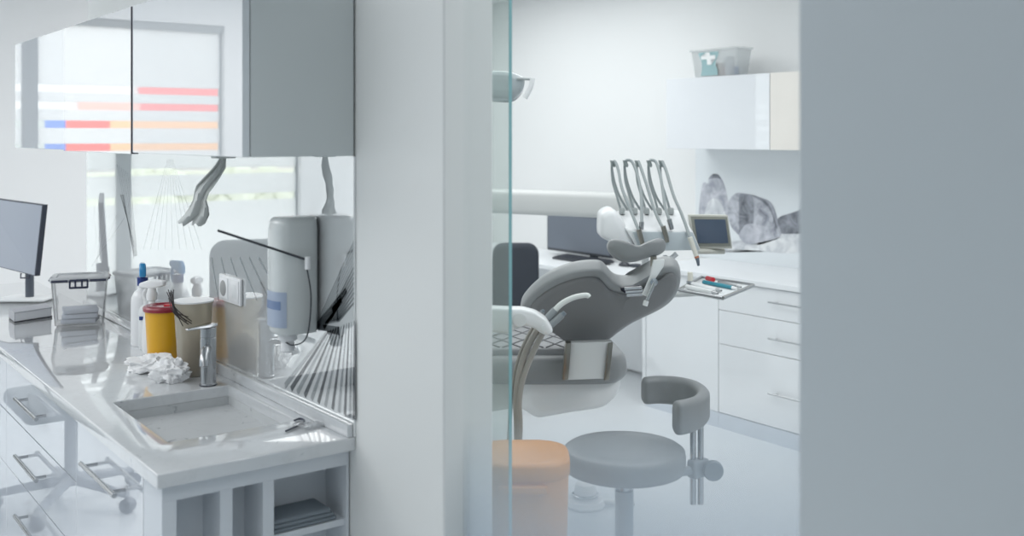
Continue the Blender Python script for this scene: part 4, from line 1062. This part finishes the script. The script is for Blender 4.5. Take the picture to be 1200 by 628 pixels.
# plan points chosen as (lateral, depth) from the seat centre
far = at(757, 456, DS + .30) ; near = at(792, 490, DS - .02); out_ = at(829, 480, DS + .14)
def flatp(p): return V((p.x, p.y, 0))
path = spline([flatp(at(754, 456, DS + .32)), flatp(at(772, 457, DS + .335)), flatp(at(795, 459, DS + .31)), flatp(at(814, 465, DS + .24)), flatp(at(824, 474, DS + .13)), flatp(at(819, 482, DS + .03)), flatp(at(806, 487, DS - .03)), flatp(at(792, 490, DS - .06))], 6)
zmid = at(792, 490, DS - .06).z
zmid2 = at(757, 458, DS + .32).z
rings_ = []
n_ = len(path)
for i, p in enumerate(path):
    t_ = (path[min(i + 1, n_ - 1)] - path[max(i - 1, 0)]).normalized(); s_ = t_.cross(U)
    f_ = i / (n_ - 1); h_ = .096 + .014 * f_; w_p = .022
    k = 1.0
    if i in (0, n_ - 1): k = .80
    elif i in (1, n_ - 2): k = .97
    rings_.append(rrect(V((p.x, p.y, zmid2 + (zmid - zmid2) * f_)), s_, U, w_p * 2 * k, h_ * k, .020 * k, 4))
MB().rings(rings_).build('arm_pad', stool_v, stl, ang=1.2)
zj = zst - .09
for x_ in (812, 821):
    p = at(x_, 520, DS + .10)
    MB().tube([V((p.x, p.y, zmid - .03)), V((p.x, p.y, zj - .12))], .0105, 12).build('arm_rod', steel, stl)
p = at(818, 560, DS + .10); MB().box(V((-.035, -.02, -.03)) + V((p.x, p.y, zj)), V((.035, .02, .03)) + V((p.x, p.y, zj)), .008, 3).build('arm_clamp', P('clamp_grey', (150, 158, 164), .4), stl)
MB().tube([V((sc0.x, sc0.y, zj)) + R * .05, V((p.x, p.y, zj - .005))], .015, 10).build('arm_bar', P('clamp_grey', (150, 158, 164), .4), stl)
kp = V((p.x, p.y, zj)) + R * .045
MB().lathe([(0, -.012), (.03, -.012), (.034, -.004), (.034, .006), (.03, .014), (0, .014)], kp - F * .03, axis=F).build('arm_knob', P('knob_grey', (128, 138, 146), .4), stl)

DBn = 3.05
bcn = at(612, 520, DBn); ztp = 1.65 - (530 - HY) * DBn / FPX
bn = thing('waste_bin', 'orange lidded waste bin standing left of the grey stool', 'bin', (bcn.x, bcn.y, 0))
ax1 = R; ax2 = F
wB, dB_ = .27, .26
def bring(z, k, rr=.09): return rrect(V((bcn.x, bcn.y, z)), ax1, ax2, wB * k, dB_ * k, rr * k)
MB().rings([bring(.002, .86), bring(.01, .88), bring(ztp - .05, .985), bring(ztp - .045, .985)]).build('body', orange, bn, ang=.9)
lidb = MB().rings([bring(ztp - .046, 1.0), bring(ztp - .044, 1.015), bring(ztp - .008, 1.015), bring(ztp, .98), bring(ztp + .004, .8), bring(ztp + .004, .3)]).build('lid', P('orange_lid', (214, 150, 82), .4), bn, ang=.9)
MB().hull([V((bcn.x, bcn.y, ztp - .075)) + R * a - F * b + U * z for a in (-.07, .07) for b in (.125, .145) for z in (0, .022)], .006).build('lid_grip', orange, lidb)

pp = onz(686, 593, 0)
fp = thing('foot_pedal', 'white domed foot control on floor behind the stool seat', 'foot control', pp)
MB().lathe([(0, .001), (.085, .001), (.088, .012), (.078, .03), (.055, .038), (.05, .07), (.045, .1), (.025, .115), (0, .118)], pp, 32).build('base', white_pl, fp)
MB().lathe([(.052, .045), (.06, .05), (.06, .056), (.05, .06)], pp, 32).build('chrome_ring', chrome, fp)
MB().tube([pp + R * .06 + U * .02, pp + R * .15 + U * .016, pp + R * .22 + U * .014], .012, 10).build('pedal_arm', soft_white, fp)

# ------------------------------------------------------------------ glass in the doorway
gd = thing('sliding_glass_door', 'clear sliding glass door leaf with teal edge, against wall end', 'glass door', (1.455, 2.4, .01))
g0 = ony(598, 300, 1.965)
MB().box((g0.x - .004, 1.966, .012), (g0.x + .003, 2.85, 2.3)).build('pane', pane_m, gd, False)
MB().box((g0.x - .0043, 1.963, .012), (g0.x + .0033, 1.9655, 2.3)).build('polished_edge', edge_m, gd, False)
gd.location = gd.location
haze_m = haze_grad(.72 + .5, 1.02 + .5)
fgs = thing('haze_screen', 'added glass screen across the doorway carrying painted haze at the bottom', 'glass screen', (XW + .06, (YN + YJ) / 2, .005))
for k in range(3):  # added sheets, stacked to build up the painted haze
    MB().box((XW + .05 + .007 * k, YN + .0005, .005), (XW + .055 + .007 * k, YJ - .0005, 2.1999)).build('haze_sheet', haze_m, fgs, False)

# ------------------------------------------------------------------ light
w_ = bpy.data.worlds.new('World'); sc.world = w_; w_.use_nodes = True
bg = w_.node_tree.nodes['Background']; bg.inputs[0].default_value = (.97, .985, 1, 1); bg.inputs[1].default_value = 2.3
light('ceiling_and_fill_light', 'AREA', (2.9, 3.2, 2.73), 31, 2.2, 2.6)
light('ceiling_and_fill_light', 'AREA', (2.5, .7, 2.73), 30, 1.4, 1.2)  # added fill for the camera-facing sides of the dental chair
light('ceiling_and_fill_light', 'AREA', (3.4, 5.7, 2.73), 38, 2.2, 2.0)
light('ceiling_and_fill_light', 'AREA', (-1.3, 5.2, 2.73), 54, 2.0, 2.4)
light('ceiling_and_fill_light', 'AREA', (-.9, 2.6, 2.73), 31, 2.0, 2.6)  # added fill to lift the near wall and pillar
light('ceiling_and_fill_light', 'AREA', (-.6, -.3, 2.73), 9, 1.6, 1.6)  # added fill from behind the camera for faces turned towards it

# ------------------------------------------------------------------ camera
cd = bpy.data.cameras.new('camera'); cam = bpy.data.objects.new('camera', cd); C.objects.link(cam)
cd.sensor_width = 36; cd.sensor_fit = 'HORIZONTAL'; cd.lens = FPX / 1200 * 36
cd.shift_y = (HY - 314) / 1200
cam.location = (0, 0, H); cam.rotation_euler = (math.radians(90), 0, -YAW)
cd.clip_start = .05
cd.dof.use_dof = True; cd.dof.focus_distance = 3.6; cd.dof.aperture_fstop = 2.6
sc.camera = cam
sc.view_settings.view_transform = 'Standard'; sc.view_settings.look = 'None'; sc.view_settings.exposure = 0; sc.view_settings.gamma = 1.1
try:
    sc.cycles.use_denoising = True; sc.cycles.max_bounces = 10; sc.cycles.diffuse_bounces = 4; sc.cycles.glossy_bounces = 5; sc.cycles.transparent_max_bounces = 24
    sc.cycles.caustics_reflective = False; sc.cycles.caustics_refractive = False; sc.cycles.sample_clamp_indirect = 6
except Exception: pass
